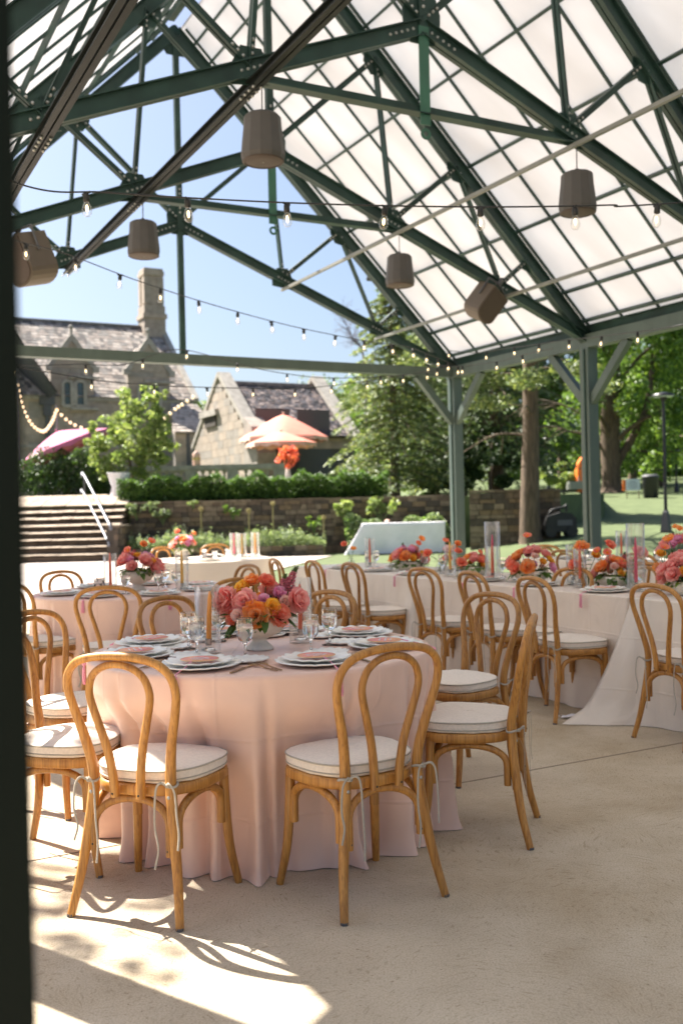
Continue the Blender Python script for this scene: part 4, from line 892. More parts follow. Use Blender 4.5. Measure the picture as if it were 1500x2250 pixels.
def candle_meshes(h, col):
    b = MB(); b.lathe([(.0115, .045), (.0115, .06), (.0105, .045+h*.5), (.0085, .045+h*.85), (.004, .045+h), (0, .045+h+.001)], 14); k = MB(); k.tube([(0, 0, .045+h), (.001, 0, .045+h+.012)], .001, 5)
    c = MB(); c.lathe([(0, 0), (.030, 0), (.030, .006), (.014, .012), (.014, .05), (.0118, .05), (.0118, .044), (0, .044)], 18); return b.mesh('taper', M_cnd[col]), k.mesh('wick', M_wick), c.mesh('candle_cup', M_glass)
CM = {}; CY = {}
def hurricane(c, col, ch, r_, h, where, lean=(0, 0), z=None):
    z = ZT if z is None else z
    if (r_, h) not in CY: CY[(r_, h)] = cyl_mesh(r_, h)
    if (col, ch) not in CM: CM[(col, ch)] = candle_meshes(ch, col)
    one('cylinder_vase', CY[(r_, h)], (c[0], c[1], z), 'glass cylinder holding the %s taper %s' % (col, where), 'vase', 'glass cylinders with candles')
    k = empty('taper_candle', (c[0], c[1], z+.0105), '%s taper candle %s' % (col, where), 'candle', 'taper candles in cylinders'); k.rotation_euler = (lean[0], lean[1], 0)
    a, b, d = CM[(col, ch)]; link('taper', a, k); link('wick', b, k); link('holder', d, k)
def budvase(c, label, seed, kinds, z=None):
    rs = random.Random(seed); z = ZT if z is None else z; e = empty('bud_vase', (c[0], c[1], z), label, 'flowers', 'bud vases on the tables')
    b = MB(); b.lathe([(0, 0), (.032, 0), (.036, .01), (.034, .06), (.016, .085), (.018, .10), (.0145, .10), (.012, .085), (.03, .058), (.03, .012), (0, .008)], 24); b.build('vase', M_cyl, e)
    st = MB(); lf = MB()
    for i, k in enumerate(kinds):
        p = Vec((rs.uniform(-.09, .09)+(i-1)*.05, rs.uniform(-.05, .05), .17+.05*i+rs.uniform(-.03, .03))); o = link('bloom', rs.choice(FL[k]), e); o.location = p; dr = Vec((p.x*2, -.35+p.y*2, .5)).normalized(); o.rotation_euler = (dr.to_track_quat('Z', 'Y')).to_euler()
        st.tube(spline([(0, 0, .01), (p.x*.15, p.y*.15, .1), p-dr*.02], 5), .0026, 5)
        for q in range(4): big_leaf(lf, Vec((p.x*.4, p.y*.4, .09+.03*q)), (rs.uniform(-1, 1), rs.uniform(-1, 1), .3), .05, .025, m=q % 3)
    st.build('stems', M_stem, e); lf.build('foliage', M_leaf, e); return e

# ------------------------------------------------------------------ nearest round table
TA = Vec((-.365, 4.33, 0)); g = 'bentwood chairs round the nearest pink table'
CA = ((-.668, 3.535, .336, .94), (.020, 3.566, -.53, .85), (.52, 4.175, -.967, .256), (.565, 5.065, -.73, -.50), (-1.30, 4.70, .85, -.50), (-1.10, 3.95, .99, -.10))
PU = []
for (x, y, fx, fy) in CA:
    f = Vec((fx, fy, 0)).normalized(); s_ = Vec((f.y, -f.x, 0)); c = Vec((x, y, 0))-TA
    d_ = c+f*.212; PU.append((math.atan2(d_.y, d_.x), d_.length-.004, .36, .50))
    for k in (-1, 1): d_ = c+f*.19+s_*(k*.205); PU.append((math.atan2(d_.y, d_.x), d_.length-.022, .10, .30))
round_cloth('tablecloth', TA, .733, 'blush pink satin floor-length cloth on the nearest round table', M_pink, 11, pud=.035, amp=.068, push=PU)
chair(-.668, 3.535, (.336, .94), 'bentwood chair in the left foreground, its back turned and half its seat in sun', g)
chair(.020, 3.566, (-.53, .85), 'bentwood chair in the centre foreground, wholly in shade with its back turned', g)
chair(.52, 4.175, (-.967, .256), 'bentwood chair seen side-on at the right of the nearest pink table', g)
chair(.565, 5.065, (-.73, -.50), 'bentwood chair facing the camera behind the side-on chair of the nearest table', g)
chair_back(731, 1297, 0, (-.75, -.72), 'bentwood chair behind the nearest table, just right of its flower bowl', g)
chair_back(361, 1310, 0, (.80, -.62), 'bentwood chair behind the nearest table, left of its glass cylinder', g)
chair(-1.30, 4.70, (.85, -.50), 'bentwood chair at the left edge with hoop shadows across its sunlit seat', g)
chair(-1.10, 3.95, (.99, -.10), 'bentwood chair at the left edge with a brilliantly sunlit seat, cut by the dark post', g)
WA = {201: 'before the sun-striped chair in the left foreground', 152: 'before the shaded chair in the centre foreground', 99: 'before the side-on chair right of the nearest table', 52: 'before the chair facing the camera right of the nearest table', 12: 'before the chair behind the nearest flower bowl', -28: 'before the chair behind the nearest glass cylinder', -70: 'before the chair with hoop shadows at the left edge', -112: 'before the brilliantly sunlit chair at the left edge'}
tw = {201: .06, 152: -.05, 99: .05, 52: .05, 12: .03, -28: .02, -70: .03, -112: -.02}
for dg, wh in WA.items():
    o = Vec((math.sin(R(dg)), math.cos(R(dg)), 0)); setting(TA+o*.545, -o, wh, True, True, True, tw[dg])
FA = [('peony', -.145, -.045, .080, 1.05, -.3, -.9), ('peony', -.145, .03, .05, 1.0, -.3, 0), ('rose', -.055, -.085, .075, 1.15, 0, -.9), ('orange', -.005, -.125, .020, 1.22, 0, -.9), ('coral', .105, -.095, .015, 1.15, .3, -.7), ('yellow', .072, -.105, .055, 1.15, .2, -.7),
      ('yellow', -.075, -.01, .140, 1.25, -.2, -.4), ('ran', -.028, .0, .172, 1.25, 0, -.3), ('ran', .042, -.005, .168, 1.2, .1, -.4), ('blush', -.085, -.120, .020, 1.1, -.2, -.8), ('coral', -.120, -.085, .005, .8, -.5, -.6), ('rose', .185, -.045, .075, 1.18, .5, -.8), ('magenta', .03, -.075, .085, .7, 0, -.6),
      ('spike', .10, .0, .075, .80, .12, 0), ('spike', .125, .02, .09, .95, .26, 0), ('blush', .125, -.06, .075, .9, .3, -.6), ('orange', .02, .10, .05, 1.1, 0, .5), ('rose', .13, .08, .05, 1.1, .3, .4), ('coral', -.07, .11, .03, 1.1, 0, .5), ('peony', .06, .05, .11, .9, 0, .3), ('magenta', .10, -.03, .11, .8, .2, -.4)]
arrangement(TA+Vec((-.0, -.05, 0)), 'largest footed cream bowl of pink peonies and orange roses, on the nearest table', 1, FA, scale=.94)
hurricane((-.575, 4.20), 'orange', .205, .0525, .285, 'left of the nearest flower bowl', (.03, .05))
hurricane((-.195, 4.46), 'coral', .205, .0525, .29, 'right behind the nearest flower bowl')

# ------------------------------------------------------------------ second round table (left, behind)
TB = Vec((-1.62, 7.72, 0)); g = 'bentwood chairs round the second pink table'
round_cloth('tablecloth', TB, .76, 'dusky pink floor-length cloth on the second round table, left behind the nearest one', M_pink, 23, pud=.03)
for (px, py, f, lab) in ((235, 1288, (-.08, 1), 'bentwood chair with its back turned, at the near side of the second pink table'),
                         (130, 1254, (.79, -.61), 'bentwood chair against the bright paving, far left of the second pink table'),
                         (548, 1240, (-.85, -.6), 'bentwood chair beyond the nearest flower bowl, at the far right of the second pink table'),
                         (519, 1270, (-.72, .69), 'bentwood chair mostly hidden by the nearest flower bowl, right of the second pink table')):
    chair_back(px, py, 0, f, lab, g)
chair(-2.12, 7.05, (.6, .8), 'bentwood chair beside the dark post whose seat shows left of the second pink table', g)
WB = {196: 'at the near side of the second pink table', 150: 'at the near right of the second pink table', 105: 'at the right of the second pink table', 55: 'at the far right of the second pink table', 5: 'at the far side of the second pink table', -45: 'at the far left of the second pink table', -120: 'at the near left of the second pink table'}
for dg, wh in WB.items():
    o = Vec((math.sin(R(dg)), math.cos(R(dg)), 0)); setting(TB+o*.56, -o, wh, False, True, True, random.uniform(-.08, .08), 'tum' if dg in (-45, -120, 5) else 'gob')
arrangement(TB+Vec((.03, .0, 0)), 'bowl of pink, coral and yellow blooms on the second round table', 5, rnd_spec(31, 19, .20, .16, tall=3))
hurricane((-1.74, 7.45), 'coral', .25, .05, .30, 'left of the flower bowl on the second table')
hurricane((-1.22, 7.55), 'yellow', .25, .05, .30, 'right of the flower bowl on the second table')

# ------------------------------------------------------------------ sunlit round table near the gable
TC = Vec((-1.72, 12.6, 0)); g = 'bentwood chairs round the sunlit table'
round_cloth('tablecloth', TC, .80, 'pale floor-length cloth on the sunlit round table below the steps', M_ivory, 37, pud=.03)
for (px, py, f, lab) in ((473, 1195, (.1, -1), 'bentwood chair behind the sunlit round table, left of its candles'), (356, 1201, (.75, -.66), 'bentwood chair behind the sunlit table, half hidden by its flowers')):
    chair_back(px, py, 0, f, lab, g)
for dg, wh in {0: 'at the far side of the sunlit round table', 60: 'at the right of the sunlit round table', 170: 'at the near side of the sunlit round table'}.items():
    o = Vec((math.sin(R(dg)), math.cos(R(dg)), 0)); setting(TC+o*.58, -o, wh, False, False, True, 0, 'tum')
arrangement(TC+Vec((-.28, -.05, 0)), 'bowl of pink and white blooms on the sunlit round table', 8, rnd_spec(44, 15, .19, .17, ['rose', 'blush', 'orange', 'magenta', 'coral'], tall=2))
for x, y, col, wh in ((.36, -.08, 'pink', 'leftmost on the sunlit round table'), (.47, -.18, 'yellow', 'between two others on the sunlit round table'), (.62, -.02, 'orange', 'rightmost on the sunlit round table')):
    hurricane((TC.x+x, TC.y+y), col, .26, .055, .32, wh)

# ------------------------------------------------------------------ long tables on the right
U0, U1 = 4.46, 5.38
rect_cloth('tablecloth', U0, U1, 7.14, 9.55, 'cool white floor-length cloth on the farthest of the joined long tables', M_ivory, 3, (.16, 0, 0, .05))
rect_cloth('tablecloth', U0, U1, 4.66, 7.11, 'ivory floor-length cloth on the middle one of the joined long tables', M_pale, 4, (.05, 0, 0, .03))
rect_cloth('tablecloth', U0, U1, 2.15, 4.63, 'ivory satin cloth trailing a corner on the floor, nearest long table at right', M_ivory, 6, (.05, 0, 0, .27))
g = 'bentwood chairs along the long tables'
LD = [(601, 1227, 'farthest bentwood chair in the row along the long tables'), (684, 1231, 'second farthest bentwood chair in the row along the long tables'), (768, 1236, 'third farthest bentwood chair of the long-table row, behind the nearest table'), (925, 1247, 'fourth farthest bentwood chair of the long-table row, by the draped seam'), (1031, 1255, 'bentwood chair of the long-table row partly hidden by one facing the camera'), (1166, 1267, 'bentwood chair of the long-table row whose whole seat shows, left of the trailing cloth'), (1432, 1283, 'bentwood chair standing in front of the trailing ivory cloth at far right')]
for (px, py, lab) in LD:
    p = onz(px, py, .90); f = A+D*random.uniform(-.14, .10); chair_back(px, py, 0, (f.x, f.y), lab, g)
for (px, py, lab) in ((1422, 1236, 'bentwood chair facing the camera across the long table, behind the orange candle'), (1262, 1247, 'bentwood chair across the long table hidden behind the big centre flower bowl'), (905, 1214, 'small distant bentwood chair across the long table, tinted pink by a candle')):
    chair_back(px, py, 0, (-A.x, -A.y), lab, g)
for k, v in enumerate((8.75, 8.1, 7.45, 6.4, 5.75, 5.05, 4.15)):
    setting(uv(U0+.175, v), A, '%s from the far end along the near edge of the long tables' % ('first', 'second', 'third', 'fourth', 'fifth', 'sixth', 'seventh')[k], False, True, True, random.uniform(-.08, .08))
for k, v in enumerate((8.6, 7.7, 6.5, 5.6, 4.6)):
    setting(uv(U1-.175, v), -A, '%s from the far end along the back edge of the long tables' % ('first', 'second', 'third', 'fourth', 'fifth')[k], False, False, True)
def onl(px, py): return onz(px, py, ZT)
arrangement(uv(4.9, 7.95), 'bowl of orange and orchid pink blooms at the far end of the long tables', 11, rnd_spec(52, 17, .20, .15, ['rose', 'yellow', 'orange', 'magenta', 'coral'], tall=2), True)
arrangement(uv(4.86, 6.10), 'bowl of orange, lilac and yellow blooms in the middle of the long tables', 12, rnd_spec(63, 20, .21, .20, ['orange', 'magenta', 'yellow', 'rose', 'coral', 'blush'], tall=1), True)
arrangement(uv(4.86, 4.52), 'big bowl of pink and orange roses beside the tall cylinder with the pink taper', 13, rnd_spec(71, 22, .21, .19, ['rose', 'peony', 'orange', 'yellow', 'rose', 'coral'], tall=2), True, scale=1.05)
arrangement(uv(4.88, 3.45), 'bowl of pink peonies cut by the right edge of the picture', 14, rnd_spec(82, 18, .20, .17, ['peony', 'orange', 'rose', 'coral'], tall=2), True)
budvase(uv(4.80, 7.2), 'bud vase with yellow and pink blooms near the far end of the long tables', 2, ['coral', 'yellow', 'ran'])
budvase(uv(4.85, 5.45), 'bud vase with orange and coral blooms between the two middle flower bowls', 3, ['coral', 'yellow', 'orange', 'coral'])
budvase(uv(4.72, 3.98), 'bud vase with a pink carnation between the big bowl and the edge bowl', 4, ['peony', 'coral', 'ran'])
for u_, v, col, ch, r_, h, wh in ((4.82, 8.55, 'coral', .24, .05, .30, 'at the far end of the long tables'), (4.72, 7.0, 'yellow', .24, .05, .27, 'beside the far bud vase'), (4.83, 6.55, 'pink', .30, .062, .46, 'in the tall one at mid table'), (4.70, 6.38, 'coral', .22, .045, .27, 'left of the lilac and orange bowl'), (4.9, 5.66, 'yellow', .22, .055, .29, 'right of the lilac and orange bowl'),
                              (4.75, 5.42, 'coral', .24, .045, .27, 'among the stems of the middle bud vase'), (4.80, 4.93, 'pink', .30, .060, .45, 'in the tall one left of the big rose bowl'), (4.74, 4.20, 'yellow', .23, .058, .30, 'right of the big rose bowl'), (4.78, 3.83, 'coral', .27, .045, .30, 'near the right edge of the picture')):
    hurricane(uv(u_, v), col, ch, r_, h, wh)
for k, (u_, v, lab, kk) in enumerate(((4.72, 8.75, 'small bud vase with an orange poppy at the very far end of the long tables', ['poppy', 'ran']), (4.98, 7.55, 'bud vase of coral blooms just behind the orchid pink bowl', ['coral', 'rose', 'poppy']), (4.62, 6.75, 'bud vase with one coral rose in front of the tall pink candle', ['coral', 'ran']), (4.95, 5.15, 'bud vase with pale pink blooms behind the tall pink candle cylinder', ['blush', 'rose', 'ran']), (4.98, 4.85, 'bud vase with orange blooms behind the big rose bowl', ['orange', 'yellow', 'poppy']), (4.66, 3.70, 'bud vase with a tall orange bloom near the right edge', ['orange', 'coral', 'blush']), (4.70, 3.55, 'bud vase with coral and pink blooms at the right edge', ['rose', 'peony', 'orange']))):
    budvase(uv(u_, v), lab, 20+k, kk)
arrangement(uv(4.98, 7.02), 'small bowl of coral and yellow blooms between the two far flower bowls', 17, rnd_spec(57, 14, .17, .14, ['coral', 'yellow', 'rose', 'orange'], tall=2), True, scale=.85)
arrangement(uv(4.95, 5.30), 'loose bowl of orange and pink blooms between lilac and rose bowls', 18, rnd_spec(66, 16, .18, .16, ['orange', 'rose', 'coral', 'yellow', 'blush'], tall=2), True, scale=.9)
# second row of long tables beyond
rect_cloth('tablecloth', 6.95, 7.9, 4.6, 8.9, 'pale cloth on the second row of long tables beyond, at right', M_ivory, 9, (0, 0, 0, 0))
g = 'bentwood chairs at the farther row of long tables'
for (px, py, f, lab) in ((1197, 1197, (1, .2), 'sun-touched bentwood chair at the farther long table, left of the tall pink candle'), (1398, 1215, (1, .1), 'bentwood chair at the farther long table, above the chair facing the camera'), (1238, 1208, (1, .1), 'bentwood chair at the farther long table, seen through the tall cylinder')):
    ff = A*f[0]+D*f[1]; chair_back(px, py, 0, (ff.x, ff.y), lab, g)
arrangement(uv(7.35, 6.95), 'distant bowl of orange and pink blooms on the farther long table', 15, rnd_spec(91, 18, .24, .17, ['orange', 'rose', 'magenta', 'coral', 'rose'], tall=2), True, scale=1.1)
arrangement(uv(7.4, 5.7), 'distant bowl of pink blooms at the right edge on the farther long table', 16, rnd_spec(95, 14, .2, .16, ['rose', 'coral', 'blush'], tall=1), True)
for v, col, wh in ((7.75, 'coral', 'left of the bowl on the farther long table'), (6.2, 'yellow', 'right of the bowl on the farther long table')):
    hurricane(uv(7.35, v), col, .22, .055, .30, wh)
for k, v in enumerate((8.3, 7.4, 6.6, 5.8)):
    setting(uv(7.13, v), A, '%s from the far end of the farther long table' % ('first', 'second', 'third', 'fourth')[k], False, False, True, 0, 'tum')
# fallen petals on the floor
for k, (px, py, lab) in enumerate(((1262, 1578, 'crumpled white tissue on the floor left of the trailing cloth'),)):
    p = onz(px, py, 0); b = MB(); rs = random.Random(4)
    vs = [(.09*(i-2)/2+rs.uniform(-.015, .015), .035*(j-2)/2+rs.uniform(-.01, .01), .006+rs.uniform(0, .022)) for j in range(5) for i in range(5)]
    b.add(vs, [(j*5+i, j*5+i+1, j*5+i+6, j*5+i+5) for j in range(4) for i in range(4)], 0, True); o = b.build('tissue', M_white); o.location = p; tag(o, lab, 'tissue')

# ------------------------------------------------------------------ stone houses beyond the terrace
def onu(x, y, u_):
    r = ray(x, y); return CAMP + r*(u_/r.dot(A))
def loc_uv(p): return p.dot(A), p.dot(D), p.z
def ashlar(b, o, X, Y, w_, h_, rows, base=0, th=.05, mats=3):
    """courses of dressed stone on a backing: thin blocks, each a little proud"""
    N = Vec(X).cross(Vec(Y)); 
    for r_ in range(rows):
        x = 0; hh = h_/rows
        while x < w_-.01:
            ln = min(random.uniform(.45, 1.1), w_-x)
            b.box(Vec(o)+Vec(X)*(x+ln/2)+Vec(Y)*(hh*(r_+.5))+N*random.uniform(.0, .008), (ln-.008, hh-.008, th), (Vec(X), Vec(Y), N), base+random.randrange(mats)); x += ln
def slates(b, a0, a1, b0, b1, rows, cols, base=0, nm=4, th=.035, jag=.05):
    """slate courses from eave (a0-a1) to ridge (b0-b1)"""
    a0, a1, b0, b1 = map(Vec, (a0, a1, b0, b1)); N = (a1-a0).cross(b0-a0).normalized()
    if N.z < 0: N = -N
    for r_ in range(rows):
        t0, t1 = r_/rows, (r_+1.35)/rows; c = max(3, int(cols*(1-.45*r_/rows*0)))
        x = random.uniform(-.5, 0)
        while x < c:
            wd = random.uniform(.6, 1.4); s0, s1 = max(0, x/c), min(1, (x+wd-.04)/c); x += wd
            if s1 <= s0: continue
            lift = th*random.uniform(.7, 1.5); dj = random.uniform(-jag, jag)/rows
            L = lambda s_, t: (a0.lerp(a1, s_)).lerp(b0.lerp(b1, s_), min(1, max(0, t)))
            p = [L(s0, t0+dj)+N*(lift+.02), L(s1, t0+dj)+N*(lift+.02), L(s1, min(1, t1))+N*.012, L(s0, min(1, t1))+N*.012]; q = [L(s0, t0+dj)+N*.0, L(s1, t0+dj)+N*.0]
            b.add(p+q, [(0, 1, 2, 3), (4, 5, 1, 0)], base+(random.choices(range(nm), (4, 3, 3, 2))[0]))
VR, VF = 59.2, 53.4
ho = empty('manor_house', uv(14, VF, TZ), 'stone manor house with mossy slate roof, tall chimney and two gabled dormers', 'house'); ho.location = (0, 0, 0)
uR = loc_uv(onv(424, 868, VF))[0]; uL = loc_uv(onv(-60, 868, VF))[0]; zE = loc_uv(onv(180, 868, VF))[2]; zR = loc_uv(onv(180, 711, VR))[2]
b = MB(); ashlar(b, uv(uL, VF, TZ-.3), A, Z, uR-uL, zE-TZ+.3, 15); b.box(uv((uL+uR)/2, VF+.3, (TZ-.4+zE)/2), (uR-uL, .5, zE-TZ+.3), (A, D, Z), 3)
b.add([uv(uR, VF+.05, TZ-.3), uv(uR, VR+3.6, TZ-.3), uv(uR, VR+3.6, zE), uv(uR, VR, zR-.05), uv(uR, VF+.05, zE)], [(0, 1, 2, 3, 4)], 3)
b.build('wall', ASH+[M_mortar], ho)
b = MB(); slates(b, uv(uL, VF-.25, zE-.12), uv(uR, VF-.25, zE-.12), uv(uL, VR, zR), uv(uR, VR, zR), 24, 46, th=.014)
b.add([uv(uL, VF-.22, zE-.14), uv(uR, VF-.22, zE-.14), uv(uR, VR, zR-.03), uv(uL, VR, zR-.03), uv(uL, VR+3.8, zE), uv(uR, VR+3.8, zE)], [(0, 1, 2, 3), (3, 2, 5, 4)], 3)
b.beam(uv(uL, VR, zR+.04), uv(uR, VR, zR+.04), .3, .14, m=1); roof = b.build('roof', SLATE, ho)
b = MB(); up = Vec(uv(0, VR-VF+.25, zR-zE+.12)).normalized(); b.beam(uv(uR+.08, VF-.3, zE-.1), uv(uR+.08, VR, zR+.1), .3, .22, A.cross(up)); b.build('verge_coping', M_trim, ho)
b = MB(); b.beam(uv(uL, VF-.10, zE-.2), uv(uR, VF-.10, zE-.2), .12, .16); b.beam(uv(uL, VF-.03, zE-2.75), uv(uR, VF-.03, zE-2.75), .10, .14); b.build('string_course', M_trim, ho)
# chimney stack
c0, c1 = loc_uv(onv(302, 690, VR-.6))[0], loc_uv(onv(364, 690, VR-.6))[0]; cu, cw = (c0+c1)/2+.12, (c1-c0)*.66
zc = [loc_uv(onv(335, y, VR-.6))[2] for y in (770, 700, 690, 672, 606, 596, 590)]
b = MB(); ax = (A, D, Z)
for (z0, z1, k) in ((zc[0], zc[1], 1.14), (zc[1], zc[2], 1.28), (zc[2], zc[3], 1.12), (zc[3], zc[4], .98), (zc[4], zc[5], 1.10), (zc[5], zc[6], 1.0)):
    b.box(uv(cu, VR-.2, (z0+z1)/2), (cw*k, cw*k, z1-z0), ax, random.randrange(3))
for s_ in (-.25, .25): b.box(uv(cu+s_*cw*1.35, VR-.2-cw*.49, (zc[3]+zc[4])/2), (cw*.36, .1, zc[4]-zc[3]-.2), ax, 0); b.box(uv(cu-cw*.49, VR-.2+s_*cw*1.35, (zc[3]+zc[4])/2), (.1, cw*.36, zc[4]-zc[3]-.2), ax, 2)
b.build('chimney', ASH, ho)
def window(px0, px1, py0, py1, v, parent, arched=True):
    p, q = onv(px0, py1, v), onv(px1, py0, v); u0, _, z0 = loc_uv(p); u1, _, z1 = loc_uv(q); r_ = (u1-u0)/2; um = (u0+u1)/2
    poly = [(-r_, z0), (r_, z0), (r_, z1-r_*.7)]+[(r_*math.cos(i*PI/8), z1-r_*.7+r_*.7*math.sin(i*PI/8)) for i in range(1, 8)]+[(-r_, z1-r_*.7)]
    f = MB(); n = len(poly)
    for i in range(n):
        a, c = poly[i], poly[(i+1) % n]; f.beam(uv(um+a[0], v-.06, a[1]), uv(um+c[0], v-.06, c[1]), .18, .12, D)
    fr = f.build('window', M_trim, parent)
    g = MB(); g.prism(poly, uv(um, v+.0, 0), A, Z, .03); g.build('pane', M_winglass, fr)
    k = MB(); k.beam(uv(um-r_, v-.04, (z0+z1)/2+.15), uv(um+r_, v-.04, (z0+z1)/2+.15), .03, .04)
    for j in (1, 2): k.beam(uv(um-r_+2*r_*j/3, v-.035, z0), uv(um-r_+2*r_*j/3, v-.035, z1-.15), .02, .02, D)
    k.build('leading', M_lead, fr)
def dormer(px0, px1, pym, pya, pyb, lights):
    v = VF-.12; u0, _, zs = loc_uv(onv(px0, pym, v)); u1 = loc_uv(onv(px1, pym, v))[0]; um = (u0+u1)/2; za = loc_uv(onv((px0+px1)/2, pya, v))[2]; zb = loc_uv(onv((px0+px1)/2, pyb, v))[2]
    b = MB(); ashlar(b, uv(u0, v, zb), A, Z, u1-u0, zs-zb, 8); b.box(uv(um, v+.25, (zs+zb)/2), (u1-u0-.02, .4, zs-zb), (A, D, Z), 1)
    b.prism([(u0-um, zs), (u1-um, zs), (0, za)], uv(um, v+.1, 0), A, Z, .3, 0); d_ = b.build('dormer_gable', ASH, ho)
    c = MB(); h_ = za-zs; back = min(3.4, h_*.95)
    for s_ in (-1, 1):
        e = uv(um+s_*((u1-u0)/2+.1), v-.05, zs-.05); t = uv(um, v-.05, za+.12); c.beam(e, t, .26, .18, D)
        c.box(e, (.34, .3, .3), (A, D, Z)); 
    c.box(uv(um, v, za+.3), (.14, .14, .55), (A, D, Z)); c.ball(uv(um, v, za+.65), .13); c.build('coping', M_trim, d_)
    sl_ = MB()
    for s_ in (-1, 1): slates(sl_, uv(um+s_*(u1-u0)/2, v+.2, zs), uv(um+s_*(u1-u0)/2, v+.6, zs), uv(um, v+.2, za), uv(um, v+back+1.2, za), 10, 6)
    sl_.build('dormer_roof', SLATE, d_)
    for (a, c_, y0, y1) in lights: window(a, c_, y0, y1, v-.03, d_)
    m = MB(); lu0, lu1 = loc_uv(onv(lights[0][0]-6, 0, v))[0], loc_uv(onv(lights[-1][1]+6, 0, v))[0]; zt = loc_uv(onv(lights[0][0], lights[0][2]-9, v))[2]; zl = loc_uv(onv(lights[0][0], lights[0][3]+5, v))[2]
    m.beam(uv(lu0-.1, v-.1, zt), uv(lu1+.1, v-.1, zt), .2, .12); m.beam(uv(lu0, v-.1, zl), uv(lu1, v-.1, zl), .2, .14); m.build('hood_mould', M_trim, d_)
dormer(110, 205, 806, 745, 905, ((138, 157, 837, 892), (166, 186, 837, 892)))
dormer(280, 372, 815, 752, 910, ((305, 324, 847, 905), (332, 351, 847, 905)))
# left cross wing, its slope's shade put into darker slate tones
wu = uL+.5; b = MB(); uw1 = loc_uv(onv(112, 868, VF-1))[0]; uw0 = loc_uv(onv(-40, 868, VF-1))[0]; zt = zR-.2
slates(b, uv(uw1, VF-2.5, zE-.2), uv(uw1, VF+.5, zE-.2), uv(uw0, VF-2.5, zt), uv(uw0, VR, zt), 22, 14)
b.add([uv(uw1, VF-2.5, zE-.25), uv(uw1, VF+.6, zE-.25), uv(uw0, VR, zt-.05), uv(uw0, VF-2.5, zt-.05)], [(0, 1, 2, 3)], 3); b.build('wing_roof', SLATE2, ho)
b = MB(); p = onv(103, 880, VF-.2); b.box(p+Z*.0, (.75, .35, .45), (A, D, Z)); b.box(p-Z*.5, (.4, .3, .6), (A, D, Z)); b.tube([p-Z*.6, p-Z*6], .11, 8); b.build('rainwater_pipe', M_lead, ho)
# link building with a low pale roof
lk = empty('link_building', (0, 0, 0), 'low stone link building with a pale slate lean-to roof between the house and barn', 'building')
VL = 50.0; P = lambda x, y, v=VL: onv(x, y, v)
b = MB(); l0, l1 = loc_uv(P(384, 960))[0], loc_uv(P(470, 930))[0]; z0, z1 = loc_uv(P(384, 948))[2], loc_uv(P(470, 890))[2]+.3
b2 = MB(); b2.box(uv((l0+l1)/2, VL+.3, (TZ+z0)/2), (l1-l0, .5, z0-TZ), (A, D, Z), 1); ashlar(b2, uv(l0, VL, TZ), A, Z, l1-l0, z0-TZ, 10); b2.build('wall', ASH, lk)
slates(b, uv(l0-.2, VL-.3, z0-.05), uv(l1, VL-.3, z0-.05), uv(l0+.7, VL+2.6, z1), uv(l1, VL+2.6, z1), 10, 9); b.add([uv(l0-.2, VL-.25, z0-.1), uv(l1, VL-.25, z0-.1), uv(l1, VL+2.6, z1-.03), uv(l0+.7, VL+2.6, z1-.03)], [(0, 1, 2, 3)]); b.build('roof', [SLATE[2], SLATE[2], SLATE[0], SLATE[1]], lk)
b = MB(); p = P(412, 948); b.tube([p, p-Z*3.5], .1, 8); b.build('drainpipe', M_lead, lk)
# slate-roofed barn with its bright gable
barn = empty('stone_barn', (0, 0, 0), 'stone barn with pale gable end and dark mossy slate roof behind the coral parasols', 'building')
pa = onu(480, 826, 17.2); UGB = 17.2; _, vR2, zA = loc_uv(pa)
_, vF2, zF = loc_uv(onu(546, 948, UGB)); vB2 = 2*vR2-vF2
b = MB()
poly = [(vF2, TZ-.5), (vB2, TZ-.5), (vB2, zF), (vR2, zA), (vF2, zF)]
b.prism(poly, uv(UGB+.3, 0, 0), D, Z, .5, 0)
rows = 16
for r_ in range(rows):
    za_ = TZ+(zA-TZ)*r_/rows; zb_ = TZ+(zA-TZ)*(r_+1)/rows; k = 1 if zb_ < zF else max(0, (zA-zb_)/(zA-zF)); v0, v1 = vR2-(vR2-vF2)*k, vR2+(vB2-vR2)*k; x = v0
    while x < v1-.05:
        ln = min(random.uniform(.5, 1.1), v1-x); b.box(uv(UGB+.03-random.uniform(0, .01), x+ln/2, (za_+zb_)/2), (.06, ln-.01, zb_-za_-.01), (A, D, Z), random.choice((0, 0, 2, 1))); x += ln
uE2 = loc_uv(onv(772, 935, vF2))[0]
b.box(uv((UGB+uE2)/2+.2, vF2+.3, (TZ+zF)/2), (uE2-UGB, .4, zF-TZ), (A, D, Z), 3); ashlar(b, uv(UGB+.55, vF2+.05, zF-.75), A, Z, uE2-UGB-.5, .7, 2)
b.build('wall', ASH+[mat('front_wall_shade_grey', (.105, .10, .10), .9, 0, .1, 2)], barn)  # the front wall's shade is put into its dark grey colour
b = MB(); ue0 = UGB+.5; slates(b, uv(ue0, vF2-.3, zF-.2), uv(uE2, vF2-.3, zF-.2), uv(ue0, vR2, zA-.35), uv(uE2, vR2, zA-.35), 20, 34, 0, 4, .05, .12)
b.add([uv(ue0, vF2-.25, zF-.25), uv(uE2, vF2-.25, zF-.25), uv(uE2, vR2, zA-.4), uv(ue0, vR2, zA-.4), uv(ue0, vB2, zF), uv(uE2, vB2, zF)], [(0, 1, 2, 3), (3, 2, 5, 4)], 3); b.beam(uv(ue0, vR2, zA-.3), uv(uE2, vR2, zA-.3), .3, .16, m=2); b.build('roof', SLATE2, barn)
b = MB()
